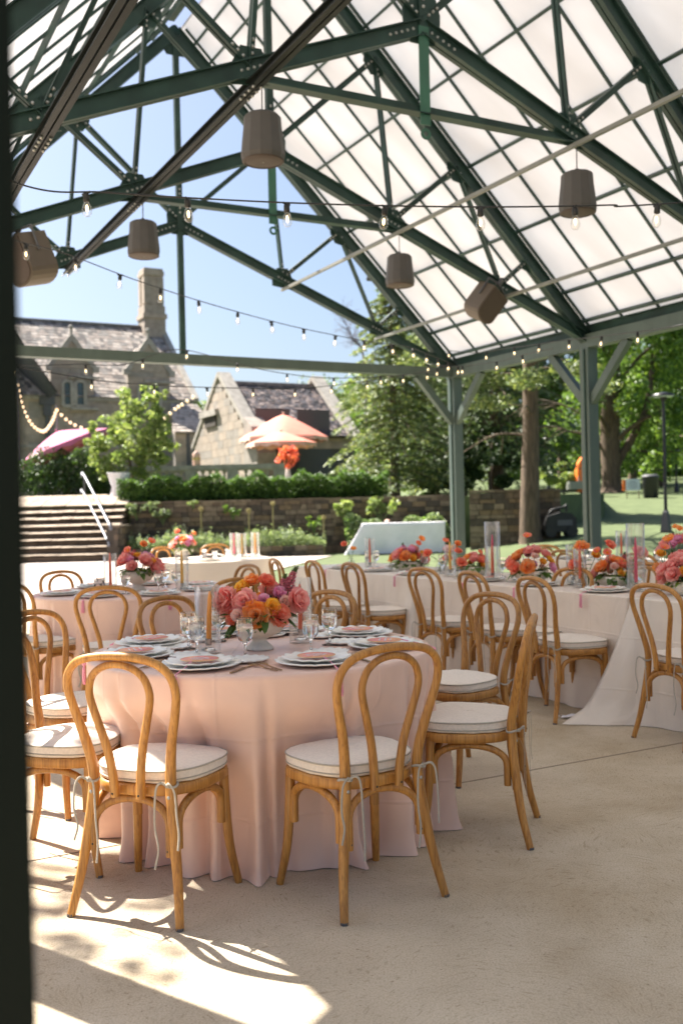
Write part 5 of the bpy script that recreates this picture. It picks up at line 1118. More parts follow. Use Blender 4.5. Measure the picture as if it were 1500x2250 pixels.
for uu, mm in ((UGB+.25, 0), (uE2, 0)):
    for v in (vF2-.45, vB2+.4):
        z_ = zF-.25; b.beam(uv(uu, v, z_), uv(uu, vR2, zA+.12), .62, .2, A.cross(Vec(uv(0, vR2-v, zA-z_))).normalized() if True else Z)
b.build('gable_coping', M_trim, barn)
b = MB(); p = onu(462, 925, UGB-.02); _, v_, z_ = loc_uv(p); b.box(uv(UGB-.05, v_, z_+.35), (.3, 2.2, .3), (A, D, Z)); b.box(uv(UGB-.01, v_-.1, z_-.05), (.16, 1.5, .5), (A, D, Z), 1); b.build('slit_window', [M_trim, M_mortar], barn)
b = MB(); b.prism([(0, 0), (1.5, 0), (1.5, 2.2), (.9, 3.4), (0, 3.9)], uv(UGB+.2, vF2, TZ), -D, Z, .9); b.build('buttress', ASH[1], barn)
b = MB()
for v in (vB2-.3, ):
    b.beam(uv(UGB+.2, v+1.9, TZ), uv(UGB+.2, v, TZ+3.2), .7, .3, A); b.build('flying_brace', M_trim, barn)
b = MB()
for x in (600, 690): p = onv(x, 1000, vF2+.08); b.box(p+Z*.6, (1.7, .05, 3.0), (A, D, Z))
b.build('dark_doorway', M_lead, barn)

# balustrade on the terrace
bl = empty('balustrade', (0, 0, 0), 'grey stone balustrade on the terrace behind the clipped hedge', 'balustrade')
yB, xb0, xb1 = 37.5, -8.7, -2.1; zb = TZ; ztop = 3.12
b = MB(); b.box(((xb0+xb1)/2, yB, ztop-.09), (xb1-xb0, .36, .17)); b.box(((xb0+xb1)/2, yB, ztop-.2), (xb1-xb0-.02, .26, .06)); b.build('coping', M_trim, bl)
b = MB(); b.box(((xb0+xb1)/2, yB, zb+.2), (xb1-xb0, .3, .45)); b.build('plinth', M_trim, bl)
for x in (xb0+.2, -5.6, -4.05, xb1-.2): b = MB(); b.box((x, yB, (zb+ztop)/2-.06), (.42, .30, ztop-zb-.25)); b.build('pier', M_trim, bl)
vb = MB(); hb = ztop-zb-.62; vb.lathe([(.08, 0), (.08, .06), (.05, .09), (.055, .14), (.10, .30*hb+.1), (.095, .42*hb+.08), (.05, .68*hb), (.045, .84*hb), (.07, .88*hb), (.08, .92*hb), (.08, hb)], 10); MEb = vb.mesh('baluster', M_trim)
x = xb0+.55
while x < xb1-.4:
    if min(abs(x-q) for q in (-5.6, -4.05)) > .26: o = link('baluster', MEb, bl); o.location = (x, yB, zb+.42)
    x += .27

# ------------------------------------------------------------------ planting
def blobs(cl):
    """cl: list of (centre, radius xyz, count): points scattered mostly near the surface of each clump"""
    out = []
    for c, r_, n in cl:
        d = rng.normal(size=(n, 3)); d /= np.linalg.norm(d, axis=1)[:, None]; q = rng.uniform(0, 1, n)**.28; out.append(np.array(c)+d*q[:, None]*np.array(r_))
    return np.concatenate(out)
def clumpy(c, r_, k, n, cr=(.25, .42), seed=1, flat_=.8):
    q = random.Random(seed); cl = []
    for i in range(k):
        while True:
            d = Vec((q.uniform(-1, 1), q.uniform(-1, 1), q.uniform(-1, 1)))
            if .35 < d.length < 1: break
        rr = q.uniform(*cr)*min(r_); cl.append(((c[0]+d.x*r_[0]*.85, c[1]+d.y*r_[1]*.85, c[2]+d.z*r_[2]*.85), (rr*1.2, rr*1.2, rr*flat_), int(n/k*q.uniform(.6, 1.4))))
    return cl
def limbs(b, base, top, r0, r1, ends, seg=8, rs=None, bend=.2):
    rs = rs or random; base, top = Vec(base), Vec(top)
    P = spline([base, base.lerp(top, .33)+Vec((rs.uniform(-bend, bend), rs.uniform(-bend, bend), 0)), base.lerp(top, .66)+Vec((rs.uniform(-bend, bend), rs.uniform(-bend, bend), 0)), top], 6)
    n = len(P); b.tube(P, [r0*(1.35 if i == 0 else 1.1 if i == 1 else 1)*(1-i/(n-1))+r1*(i/(n-1)) for i in range(n)], seg)
    for e in ends:
        e = Vec(e); t = min(.92, max(.25, (e.z-base.z)/(top.z-base.z+.01)*.72)); s_ = Vec(P[int(t*(n-1))]); m = s_.lerp(e, .5)+Z*((e-s_).length*.12)
        b.tube(spline([s_, m, e], 5), [r0*.32, r0*.3, r0*.26, r0*.22, r0*.2, r0*.17, r0*.14, r0*.12, r0*.1, r0*.08, r0*.05], 6)
def tree(name, base, top, r0, clumps, size, mats, label, cat='tree', group=None, trunkmat=M_bark, wid=.55, hang=0, upb=.35):
    e = empty(name, base, label, cat, group); o = Vec(base); b = MB(); limbs(b, (0, 0, -.15), Vec(top)-o, r0, r0*.35, [Vec(c[0])-o for c in clumps[::max(1, len(clumps)//14)]]); b.build('trunk', trunkmat, e)
    link('crown', leaf_mesh('crown', blobs(clumps)-np.array(o), size, mats, wid, upb, hang), e); return e
def conifer(name, base, h, R_, nb, nl, label, mats=M_con, seed=1, zlo=.08, size=.17, lean=0, group='conifers behind the wall'):
    q = random.Random(seed); e = empty(name, base, label, 'tree', group); b = MB(); b.tube([(0, 0, -.2), (0, 0, h*.5), (lean, 0, h*.98)], [h*.022, h*.014, .02], 8); pts = []; ax = []
    for i in range(nb):
        t = zlo+(1-zlo)*(i/nb)**.9; z = h*t; L = R_*(1-t)**.72*q.uniform(.62, 1.12)+.15; a = i*2.4+q.uniform(-.5, .5); d = Vec((math.cos(a), math.sin(a), 0))
        P = [Vec((lean*t, 0, z))+d*(L*s_)+Z*(L*(.10*s_-.42*s_*s_)) for s_ in (0, .35, .7, 1)]; b.tube(spline(P, 3), [.03*(1-k/9.5)+.004 for k in range(10)], 5)
        n = int(nl*(L/R_+.15)); sd = Vec((-d.y, d.x, 0))
        for _ in range(n):
            s_ = q.uniform(.12, 1)**.8; c = Vec((lean*t, 0, z))+d*(L*s_)+Z*(L*(.10*s_-.42*s_*s_)); wv = L*.36*(1-s_*.55); k = q.gauss(0, .55)*wv
            pts.append(c+sd*k+Z*(-abs(k)*.3-abs(q.gauss(0, .07))+q.uniform(0, .05))); ax.append(d*1.0+sd*(k*1.6)+Z*-.25)
    b.build('trunk', M_bark, e)
    link('crown', leaf_mesh('crown', np.array([tuple(p) for p in pts]), size, mats, .34, .9, 0, .4, np.array([tuple(p) for p in ax])), e); return e
pA = at(868, 1060, 35.5); conifer('hemlock_tree', (pA.x, pA.y, TZ), 8.3, 3.1, 150, 250, 'drooping green hemlock in full sun between the barn and the corner post', seed=3)
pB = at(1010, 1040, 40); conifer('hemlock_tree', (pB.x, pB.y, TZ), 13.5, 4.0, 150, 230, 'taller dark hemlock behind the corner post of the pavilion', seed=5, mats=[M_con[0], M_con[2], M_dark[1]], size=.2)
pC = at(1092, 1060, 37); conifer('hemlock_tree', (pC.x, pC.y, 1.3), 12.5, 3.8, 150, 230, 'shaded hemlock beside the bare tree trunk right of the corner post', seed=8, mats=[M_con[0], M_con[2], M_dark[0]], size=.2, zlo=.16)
# dark bushes added to stand in for the deep shade under the hemlocks
for px, d, w_, h_, lab in ((1075, 36, 1.7, 1.5, 'added dark bush standing in for deep shade behind the dark stone wall'), (960, 38, 1.2, 1.1, 'added low dark bush standing in for shade left of the corner post')):
    p = at(px, 1040, d); cl = clumpy((p.x, p.y, 1.66+h_*.8), (w_, .9, h_), 16, 9000, seed=px); e = empty('shade_bush', (p.x, p.y, 1.6), lab, 'bush', 'dark bushes standing in for shade'); link('foliage', leaf_mesh('foliage', blobs(cl)-np.array((p.x, p.y, 1.6)), .13, M_dark, .5), e); b = MB(); b.tube([(0, 0, -.3), (0, 0, 1)], .06, 6); b.build('stem', M_bark, e)
# tree with the tall straight trunk on the lawn
p = onz(1160, 1180, .45); bx, by = 5.35, 28.2
e = empty('spruce_tree', (bx, by, gh(bx, by)), 'tree with a tall straight brown trunk on the lawn beside the dark stone wall', 'tree'); b = MB()
P = spline([(0, 0, -.1), (-.02, 0, .4), (.0, 0, 1.5), (.06, 0, 3.2), (.10, 0, 6), (.1, 0, 10), (.1, 0, 14)], 5); n = len(P)
b.tube(P, [.40 if i == 0 else .345 if i < 3 else .335-.012*i*.55 for i in range(n)], 14)
rs = random.Random(9); cl = []
for i in range(46):
    z = 3.0+i*.21; a = rs.uniform(0, 2*PI); L = rs.uniform(1.2, 3.3); d = Vec((math.cos(a), math.sin(a), 0)); s_ = Vec((.08, 0, z)); en = s_+d*L+Z*rs.uniform(-.5, .15)
    b.tube(spline([s_, s_+d*L*.5+Z*.08, en], 4), [.045, .042, .038, .034, .03, .026, .02, .015, .010], 5)
    if z > 4.2 or rs.random() < .25: cl += [(tuple(en-d*L*k), (.55, .55, .26), 300) for k in (0, .3)]
    else:
        for k in range(5): q = s_+d*L*rs.uniform(.4, .9); b.tube([q, q+Vec((rs.uniform(-.5, .5), rs.uniform(-.5, .5), rs.uniform(-.5, .1)))], [.012, .004], 4)
b.build('trunk', M_bark, e); link('crown', leaf_mesh('crown', blobs(cl), .16, M_con, .35, .6), e)
# bright shrub tree, dark shrub
p = at(296, 1060, 33.6); base = (p.x, p.y, TZ)
cl = []
for (px, py, r_, n) in ((285, 905, .62, 1000), (330, 875, .34, 380), (355, 868, .22, 180), (255, 915, .45, 600), (230, 950, .55, 800), (290, 960, .8, 1500), (340, 930, .5, 700), (365, 945, .38, 420), (375, 975, .25, 220), (330, 990, .55, 900), (250, 1000, .6, 1000), (215, 985, .38, 500), (300, 1030, .55, 700), (225, 1020, .30, 280), (345, 1010, .3, 300), (240, 1040, .3, 260), (350, 905, .24, 200), (205, 940, .25, 180)):
    q = at(px, py, 33.6+random.uniform(-.5, .5)); [cl.append((tuple(q+Vec((random.gauss(0, r_*.55), random.gauss(0, r_*.5), random.gauss(0, r_*.5)))), (r_*.42, r_*.42, r_*.34), int(n*.075))) for _ in range(9)]
tree('flowering_shrub', base, (p.x-.1, p.y, 4.6), .06, cl, .15, M_yel, 'airy lime green shrub tree in full sun in front of the manor house', 'shrub')
cl = []
for (px, py, r_, n) in ((110, 1020, .8, 1700), (160, 1035, .8, 1800), (205, 1050, .6, 1300), (80, 1060, .75, 1500), (140, 1075, .8, 1600), (205, 1080, .55, 900), (55, 1040, .6, 900), (180, 1005, .45, 600), (230, 1070, .4, 600)):
    q = at(px, py, 35+random.uniform(-.4, .4)); cl.append((tuple(q), (r_, r_, r_*.85), n))
p = at(140, 1090, 35); tree('evergreen_shrub', (p.x, p.y, TZ), (p.x, p.y, 2.6), .08, cl, .11, M_dark+[M_leaf[2]], 'dense dark evergreen shrub beside the mauve parasol above the steps', 'shrub')
# clipped hedge
pts = []
for i in range(21000):
    x = random.uniform(-7.15, 1.5); lump = .10*math.sin(x*4.1)+.07*math.sin(x*9.3+1); a = random.random()
    if a < .5: y = 31.75+lump*.5+abs(random.gauss(0, .06)); z = TZ+random.uniform(0, .78+lump)
    elif a < .85: y = random.uniform(31.75, 32.9); z = TZ+.74+lump+random.gauss(0, .05)
    else: y = random.uniform(31.9, 32.9); z = TZ+random.uniform(0, .75)
    pts.append((x, y, z))
he = empty('boxwood_hedge', (-3, 32.3, TZ), 'long clipped dark green boxwood hedge on top of the retaining wall', 'hedge'); link('foliage', leaf_mesh('foliage', np.array(pts)-np.array((-3, 32.3, TZ)), .085, M_box, .55), he)
b = MB(); b.box((.17, .08, .33), (8.4, .75, .62)); b.build('branches', mat('dark_hedge_core', (.018, .025, .010), 1), he)  # one solid dark core behind the hedge leaves
# catmint border and other ground cover
pts = []
for i in range(15000):
    x = random.uniform(-6.4, -.5); y = random.uniform(29.65, 30.95); h_ = .50+.14*math.sin(x*2.3)+.10*math.sin(x*5.1+y*3); tuft = .5+.5*math.sin(x*17+y*11)*math.sin(x*6.3-y*7); pts.append((x, y-(.08 if random.random() < .3 else 0), .24+h_*(.45+.55*tuft)*random.random()**.7+(random.random()*.22 if random.random() < .08 else 0)))
tag(link('catmint_border', leaf_mesh('catmint_border', pts, .085, M_silver, .42, .3)), 'pale', None, None, 'stuff')
bpy.data.objects['catmint_border']['label'] = 'pale green catmint border along the foot of the stone wall'; bpy.data.objects['catmint_border']['category'] = 'ground cover'
def plant(px, py, d, w_, h_, n, size, mats, label, name='leafy_plant', cat='plant', group='plants along the stone wall', zb=None):
    p = at(px, py, d); q = random.Random(px); e = empty(name, (p.x, p.y, p.z if zb is None else zb), label, cat, group); cl = []; b = MB()
    for i in range(7):
        a = q.uniform(0, 6.28); en = Vec((math.cos(a)*w_*q.uniform(.2, 1), math.sin(a)*w_*.5, h_*q.uniform(.45, 1))); b.tube(spline([(0, 0, -.05), en*.5+Z*.06, en], 3), .009, 4); cl.append((tuple(en), (w_*.3, w_*.3, h_*.2), n//7))
    b.build('stem', M_stem, e); link('foliage', leaf_mesh('foliage', blobs(cl), size, mats, .5, .5), e)
for px, py, d, w_, h_, n, s_, m, lab in ((757, 1150, 30.7, .42, .62, 240, .15, M_yel, 'bright lime leafed plant against the wall left of the white serving table'), (838, 1150, 30.8, .5, .85, 260, .15, M_yel, 'tall lime leafed plant behind the white serving table'), (300, 1140, 30.9, .3, .5, 300, .09, M_silver, 'pale tufted plant hanging on the wall nearest the handrail'), (358, 1150, 30.9, .32, .55, 320, .09, M_silver, 'large pale tufted plant on the wall right of the first tuft'), (330, 1125, 31.0, .25, .3, 160, .08, M_silver, 'small pale tuft high on the wall by the steps'), (425, 1115, 31.0, .22, .22, 100, .09, M_yel, 'small lime tuft high on the wall under the hedge'),
                                       (512, 1140, 31.0, .3, .4, 150, .10, M_leaf, 'thin green plant on the wall between two allium stems'), (690, 1170, 30.7, .3, .5, 150, .1, M_leaf, 'thin green plant in front of the wall by the twin alliums')):
    plant(px, py, d, w_, h_, n, s_, m, lab)
pts = []
for i in range(5200):
    x = random.uniform(.1, 3.3); h_ = .9+.2*math.sin(x*3.1)+.12*math.sin(x*7); pts.append((x, random.uniform(30.3, 31.0), .05+h_*random.random()**.55))
o = tag(link('pale_leaf_border', leaf_mesh('pale_leaf_border', pts, .13, M_silver+[M_leaf[0]], .55)), 'pale leafy border plants behind the white serving table', 'ground cover', None, 'stuff')
for px, y0, y1, lab in ((443, 1118, 1172, 'leftmost tall allium seed head on its stem against the wall'), (548, 1122, 1172, 'shorter allium seed head second from left against the wall'), (601, 1106, 1172, 'tallest allium seed head in the middle of the wall'), (712, 1137, 1185, 'paler low allium seed head near the white serving table')):
    p, q = at(px, y1+14, 30.1), at(px, y0, 30.1); e = empty('allium', p, lab, 'flower', 'alliums in the border'); b = MB(); b.tube([(0, 0, -.4), (0, 0, q.z-p.z)], .016, 6); b.build('stem', M_silver[0] if False else mat('pale_stem', (.22, .20, .07), .7), e)
    b = MB(); h0 = Vec((0, 0, q.z-p.z)); b.ball(h0, .035, 0, 8, 6); rs = random.Random(px)
    for i in range(70): dv = Vec((rs.gauss(0, 1), rs.gauss(0, 1), rs.gauss(0, 1))).normalized(); b.tube([h0, h0+dv*.08], [.004, .007], 4)
    b.build('seed_head', mat('allium_head', (.36, .31, .13), .8), e)
# trees beyond the lawn
BG = [(1345, 58, 15, 5.0, (4.5, 3.5, 3.4), 60, 15000, .24, M_leaf, 'old leaning tree with a thick forked trunk behind the second right post'),
      (1450, 66, 15, 4.2, (5.5, 4, 4.6), 60, 13000, .26, M_leaf, 'broad bright green tree behind the black lamp post'),
      (1560, 58, 14, 4.0, (5.0, 4, 4.5), 50, 9000, .25, M_leaf, 'leafy tree at the right edge of the lawn'),
      (1235, 74, 17, 5.0, (6.5, 4, 5.5), 60, 13000, .30, [M_leaf[0], M_leaf[2], M_dark[1]], 'deep green tree far behind the straight trunk'),
      (1105, 70, 17, 5.0, (6.5, 4, 6), 60, 12000, .30, [M_leaf[0], M_leaf[2], M_dark[1]], 'tall shaded tree far behind the hemlocks'),
      (1390, 84, 18, 4.0, (9, 4, 6.5), 60, 13000, .34, M_leaf, 'wide pale green tree at the far end of the lawn'),
      (950, 66, 13, 4.0, (5, 4, 4.2), 50, 9000, .30, [M_con[0], M_con[1], M_leaf[2]], 'dull green tree far behind the sunlit hemlock'),
      (1640, 76, 17, 4.0, (8, 4, 6.5), 50, 9000, .34, M_leaf, 'big tree at the far right edge beyond the lawn')]
for i, (px, d, h_, lo, r_, k, n, s_, m, lab) in enumerate(BG):
    x = (px-750)/FPX*d; z0 = gh(x, d); cz = z0+(h_+lo)/2-.6; c = (x+(1.4 if i == 0 else 0), d+(0 if i else .5), cz)
    cl = clumpy(c, (r_[0], r_[1], (h_-lo)/2), k, n, (.22, .36), 40+i, .7); e = random.Random(i)
    # hanging outer sprays reaching down
    for j in range(26):
        a = e.uniform(0, 6.28); q = (c[0]+math.cos(a)*r_[0]*e.uniform(.5, 1.05), c[1]+math.sin(a)*r_[1]*.9, z0+e.uniform(1.2 if i not in (0,) else 3.4, lo+1.5)); cl.append((q, (.7, .7, .9), n//75))
    tree('broadleaf_tree', (x, d, z0), (x+(.5 if i == 0 else .2), d, z0+h_*.72), .55 if i == 0 else .32, cl, s_, m, lab, 'tree', 'trees beyond the lawn', hang=.6)
p = at(1362, 1010, 57); 
# leaning second stem of the forked tree is its own branch mesh
ft = [o for o in bpy.data.objects if o.get('label', '').startswith('old leaning')][0]; z0 = ft.location.z
b = MB(); b.tube(spline([(0, 0, 1.0), (.5, 0, 2.0), (1.35, 0, 3.3), (2.2, 0, 5.2), (2.6, 0, 8)], 5), [.30-.008*i for i in range(21)], 10); b.tube(spline([(0, 0, -.1), (0, 0, .5), (-.1, 0, 2.5), (-.15, 0, 6)], 5), [1.0, .82, .72, .66, .62]+[.58-.012*i for i in range(11)], 12); b.build('forked_trunk', M_bark, ft)
p = at(1238, 1075, 54); cl = clumpy((p.x, p.y, gh(p.x, p.y)+1.15), (1.35, .8, 1.1), 16, 5200, (.3, .45), 77); e = empty('lime_bush', (p.x, p.y, gh(p.x, p.y)), 'pale lime green bush in sun beside the orange machine', 'bush'); link('foliage', leaf_mesh('foliage', blobs(cl)-np.array(e.location), .17, M_yel, .6), e); b = MB(); b.tube([(0, 0, -.1), (0, 0, 1)], .05, 6); b.build('stem', M_bark, e)
p = at(1030, 1075, 60)
pts = np.stack([rng.uniform(0, 60, 26000), rng.uniform(92, 104, 26000), np.zeros(26000)], 1); pts[:, 2] = 3+rng.uniform(0, 1, 26000)**.8*(8+2.5*np.sin(pts[:, 0]*.5)+1.5*np.sin(pts[:, 0]*1.3))
tag(link('distant_woodland', leaf_mesh('distant_woodland', pts, .75, M_leaf+[M_dark[1]], .6)), 'far green woodland edge closing the lawn behind all the trees', 'woodland', None, 'stuff')
# far treetops behind the barn and house
for px, py, d, r_, lab in ((430, 880, 75, 1.9, 'small treetop showing in the gap between manor house and barn'), (690, 838, 80, 3.2, 'round treetop just above the barn ridge')):
    c = at(px, py, d); tree('broadleaf_tree', (c.x, c.y, TZ), (c.x, c.y, c.z), .3, clumpy((c.x, c.y, c.z-r_*.6), (r_, r_, r_*.9), 16, 3000, (.3, .5), px), .3, M_con+[M_leaf[0]], lab, 'tree', 'trees beyond the lawn')
# bare tree
c = at(800, 830, 60); e = empty('bare_tree', (c.x, c.y, TZ), 'thin leafless tree against the sky left of the sunlit hemlock', 'tree'); b = MB(); rs = random.Random(21); o = Vec((c.x, c.y, TZ))
tr = spline([(0, 0, -.2), tuple(at(800, 800, 60)-o), tuple(at(775, 745, 60)-o), tuple(at(752, 695, 60)-o)], 6); b.tube(tr, [.09-.004*i for i in range(len(tr))], 6)
for i in range(60):
    s_ = Vec(tr[rs.randrange(6, len(tr))]); dv = Vec((rs.uniform(-1, .9), rs.uniform(-.4, .4), rs.uniform(-.2, .9))).normalized()*rs.uniform(.4, 1.3); b.tube(spline([s_, s_+dv*.6+Z*.1, s_+dv], 3), [.016, .014, .012, .010, .008, .006, .004], 4)
    for j in range(3): q = s_+dv*rs.uniform(.4, 1); b.tube([q, q+Vec((rs.uniform(-.4, .4), 0, rs.uniform(-.3, .4)))], [.007, .003], 3)
b.build('branches', mat('mauve_bark', (.16, .12, .13), .9), e)

# ------------------------------------------------------------------ terrace furniture, lamps, machines
def parasol(px, py_apex, py_rim, d, R_, label, mm, tilt=(0, 0), zb=TZ, edge=M_fringe, n=8, val=.16):
    p = at(px, py_apex, d); rim = at(px, py_rim, d).z; e = empty('parasol', (p.x, p.y, zb), label, 'parasol', 'parasols on the terrace'); h_ = p.z-zb; dz = p.z-rim
    b = MB(); q = 6; vs = []
    for j in range(q+1):
        t = j/q
        for i in range(n*4):
            a = 2*PI*i/(n*4); k = (i % 4); s_ = 1-.10*math.sin(PI*k/4)*t; vs.append((R_*t*s_*math.cos(a), R_*t*s_*math.sin(a), -dz*(t**1.15)+.06*math.sin(PI*k/4)*t*(1-t)))
    N = n*4; b.add(vs, [(j*N+i, j*N+(i+1) % N, (j+1)*N+(i+1) % N, (j+1)*N+i) for j in range(q) for i in range(N)], 0, True)
    o = b.build('canopy', mm, e); o.location = (0, 0, h_); o.rotation_euler = (tilt[0], tilt[1], 0)
    v = MB(); v0 = vs[-N:]; v1 = [(x*1.01, y*1.01, z-val*(1+.25*math.cos(i*PI))) for i, (x, y, z) in enumerate(v0)]; v.add(v0+v1, [(i, (i+1) % N, N+(i+1) % N, N+i) for i in range(N)]); v.build('valance', edge, o)
    r_ = MB()
    for i in range(n): a = 2*PI*i/n; r_.tube([(0, 0, -.12), (R_*.96*math.cos(a), R_*.96*math.sin(a), -dz-.02)], .012, 5)
    r_.build('ribs', M_lead, o)
    k = MB(); k.ball((0, 0, .05), .05, 0, 8, 5); k.build('finial', edge, o)
    c = MB(); c.tube([(0, 0, 0), (0, 0, h_)], .028, 8); c.lathe([(.3, 0), (.3, .06), (.05, .10), (.05, .4)], 16); c.build('pole', M_lead, e)
parasol(622, 910, 962, 44, 1.95, 'larger coral parasol, the upper one in front of the barn', M_coral)
parasol(617, 948, 974, 41, 1.45, 'smaller coral parasol, the lower one beneath the larger', M_coral)
parasol(125, 948, 985, 36.5, 1.75, 'mauve parasol tilted at the left beside the dark evergreen shrub', M_mauve, (R(4), R(-22)), edge=M_mauve)
def rtable(px, py, d, r_, h_, m, label, name='cocktail_table', waist=1.0):
    p = at(px, py, d); o = MB(); n = 40
    o.lathe([(r_*.9, 0), (r_*.88, .1), (r_*waist, h_*.55), (r_*.96, h_-.03), (r_, h_), (r_*.5, h_+.004), (0, h_+.004)], n, flute=lambda a, z: .03*math.sin(9*a)*(1-z/h_)); q = o.build('tablecloth', m); q.location = (p.x, p.y, TZ); return tag(q, label, 'tablecloth')
rtable(262, 1098, 32.6, .38, 1.05, M_white, 'white cloth on a tall cocktail table beside the lime shrub', waist=.62)
rtable(632, 1060, 39, .75, 1.0, M_white, 'white cloth on the terrace table under the coral parasols')
p = at(632, 1045, 39); e = empty('flower_arrangement', (p.x, p.y, TZ+1.005), 'tall red blossom arrangement on the white terrace table under the parasols', 'flowers'); b = MB(); b.lathe([(.10, 0), (.12, .1), (.08, .3), (.1, .34)], 14); b.build('vase', M_bowl, e)
cl = [((random.uniform(-.38, .38), random.uniform(-.2, .2), random.uniform(.3, 1.15)), (.12, .12, .12), 34) for _ in range(30)]; link('blossom', leaf_mesh('blossom', blobs(cl), .085, [M_red, CO[0], OR[0]], .8), e); b = MB()
for c in cl[::2]: b.tube(spline([(0, 0, .2), (c[0][0]*.5, c[0][1]*.5, c[0][2]*.6), c[0]], 3), .008, 4)
b.build('stems', M_stem, e)
for px, py, r_, m, lab in ((432, 1000, .16, M_fringe, 'pale lantern standing on the balustrade near the barn gable'),):
    p = at(px, 1016, 37.5); e = empty('lantern', (p.x, 37.5, ztop), lab, 'lantern'); b = MB(); b.lathe([(.13, 0), (.15, .05), (.14, .36), (.15, .42), (.05, .52), (.02, .56)], 12); b.build('body', M_fringe, e); b = MB(); b.lathe([(.145, .12), (.147, .30)], 12); b.build('candle_glow', M_menuedge, e)
# festoon poles and lights on the terrace
for px, y0, lab in ((36, 830, 'thin grey festoon pole at the left edge by the dark post'), (124, 890, 'thin grey festoon pole behind the mauve parasol')):
    p = at(px, y0, 38); e = MB(); e.tube([(0, 0, 0), (0, 0, p.z-TZ)], .03, 6); e.lathe([(.16, 0), (.16, .04), (.04, .06)], 12); o = e.build('festoon_pole', M_rail); o.location = (p.x, p.y, TZ); tag(o, lab, 'pole', 'festoon poles')
fb = MB(); fb.ball((0, 0, 0), .062, 0, 8, 6); ME_fb = fb.mesh('globe_bulb', M_fil2)
def festoon(lst, n, label, d=38):
    P = [Vec(q) for q in spline([tuple(at(x, y, d)) for x, y in lst], 10)]; e = empty('festoon_light', P[0], label, 'string lights', 'festoons on the terrace'); b = MB(); b.tube([q-P[0] for q in P], .010, 4); b.build('cable', M_black, e)
    for i in range(n): t = i/(n-1)*(len(P)-1); k = min(len(P)-2, int(t)); o = link('bulb', ME_fb, e); o.location = P[k].lerp(P[k+1], t-k)-P[0]-Z*.07
festoon([(38, 842), (50, 890), (70, 928), (95, 944), (113, 925), (125, 897)], 21, 'deep swag of small warm bulbs between the two festoon poles')
festoon([(125, 897), (145, 917), (165, 930), (192, 940), (215, 946)], 9, 'short run of small bulbs from the festoon pole into the lime shrub')
festoon([(362, 915), (385, 895), (400, 885), (424, 868)], 7, 'short run of small bulbs rising from the lime shrub to the manor house')
def lamppost(px, pyt, pyb, d, label, k=1.0):
    x = (px-750)/FPX*d; z0 = gh(x, d); ht = at(px, pyt, d).z-z0; e = empty('lamp_post', (x, d, z0), label, 'lamp post', 'black lamp posts on the lawn')
    b = MB(); b.lathe([(.17*k, -.05), (.17*k, .06), (.10*k, .56), (.085*k, .60), (.06*k, .64), (.05*k, .70)], 4 if k == 1 else 8, smooth=False); b.build('base', M_lamp, e)
    b = MB(); b.tube([(0, 0, .55), (0, 0, ht-.2)], .05*k, 10); b.build('pole', M_lamp, e)
    b = MB(); b.lathe([(.05*k, ht-.25), (.10*k, ht-.18), (.10*k, ht-.13)], 12); b.lathe([(.31*k, ht-.11), (.30*k, ht-.05), (.10*k, ht), (.0, ht+.02)], 20); b.build('head', M_lamp, e)
    b = MB(); b.lathe([(0, ht-.135), (.27*k, ht-.13), (.29*k, ht-.11)], 20); b.build('lens', M_lens, e)
lamppost(1462, 862, 1165, 28.5, 'large black lamp post with flared base on the lawn at right')
lamppost(1206, 960, 1082, 56, 'thin distant black lamp post left of the lime bush', .9)
lamppost(1487, 985, 1090, 56, 'thin distant black lamp post at the right edge', .9)
# black cart
x, y = 6.18, 28.3; z0 = gh(x, y); e = empty('equipment_cart', (x, y, z0), 'low black wheeled equipment cart with raised handle in the shade of the trunk', 'cart'); b = MB()
b.prism([(-.42, .15), (.42, .12), (.44, .5), (.30, .66), (-.02, .70), (-.36, .58), (-.44, .34)], (0, 0, 0), (1, 0, 0), (0, 0, 1), .55); b.build('body', M_black, e)
b = MB(); b.tube(spline([(-.30, .0, .60), (-.2, 0, .76), (.14, 0, .84), (.22, 0, .90), (.20, 0, .70)], 4), .035, 8); b.build('handle', M_black, e)
for sx in (-.3, .3):
    b = MB(); b.tube([(sx, -.33, .15), (sx, -.25, .15)], .16, 16); b.tube([(sx, .25, .15), (sx, .33, .15)], .16, 16); b.build('wheel', M_black, e)
b = MB(); b.box((.1, -.285, .4), (.42, .012, .16)); b.build('vent', M_lead, e)
# litter bin
x = (1430-750)/FPX*50; z0 = gh(x, 50); e = empty('litter_bin', (x, 50, z0), 'round black litter bin on the lawn beside the white sign', 'bin'); b = MB(); b.lathe([(.33, 0), (.36, .05), (.40, .95), (.42, 1.0), (.42, 1.06)], 20, flute=lambda a, z: .012*math.cos(20*a)); b.build('body', M_lamp, e); b = MB(); b.lathe([(.43, 1.05), (.43, 1.10), (.30, 1.18), (.20, 1.18), (.19, 1.10)], 20); b.build('lid', M_lead, e)
# sign
x = (1391-750)/FPX*50; z0 = gh(x, 50); e = empty('lawn_sign', (x, 50, z0), 'small white notice board with an orange edge on the lawn', 'sign'); b = MB(); b.box((0, 0, .68), (.72, .03, .58)); b.build('board', M_signw, e); b = MB(); b.box((-.44, 0, .66), (.15, .04, .56)); b.build('orange_panel', M_orangepaint, e); b = MB()
for i, (w_, z_) in enumerate(((.34, .84), (.5, .74), (.44, .66), (.5, .58), (.3, .50))): b.box((0, -.0175, z_), (w_, .004, .03 if i else .05))
b.build('printed_lines', M_signink, e)
for s_ in (-.3, .3): b = MB(); b.box((s_, .03, .35), (.04, .03, .75)); b.build('stake', M_bark, e)
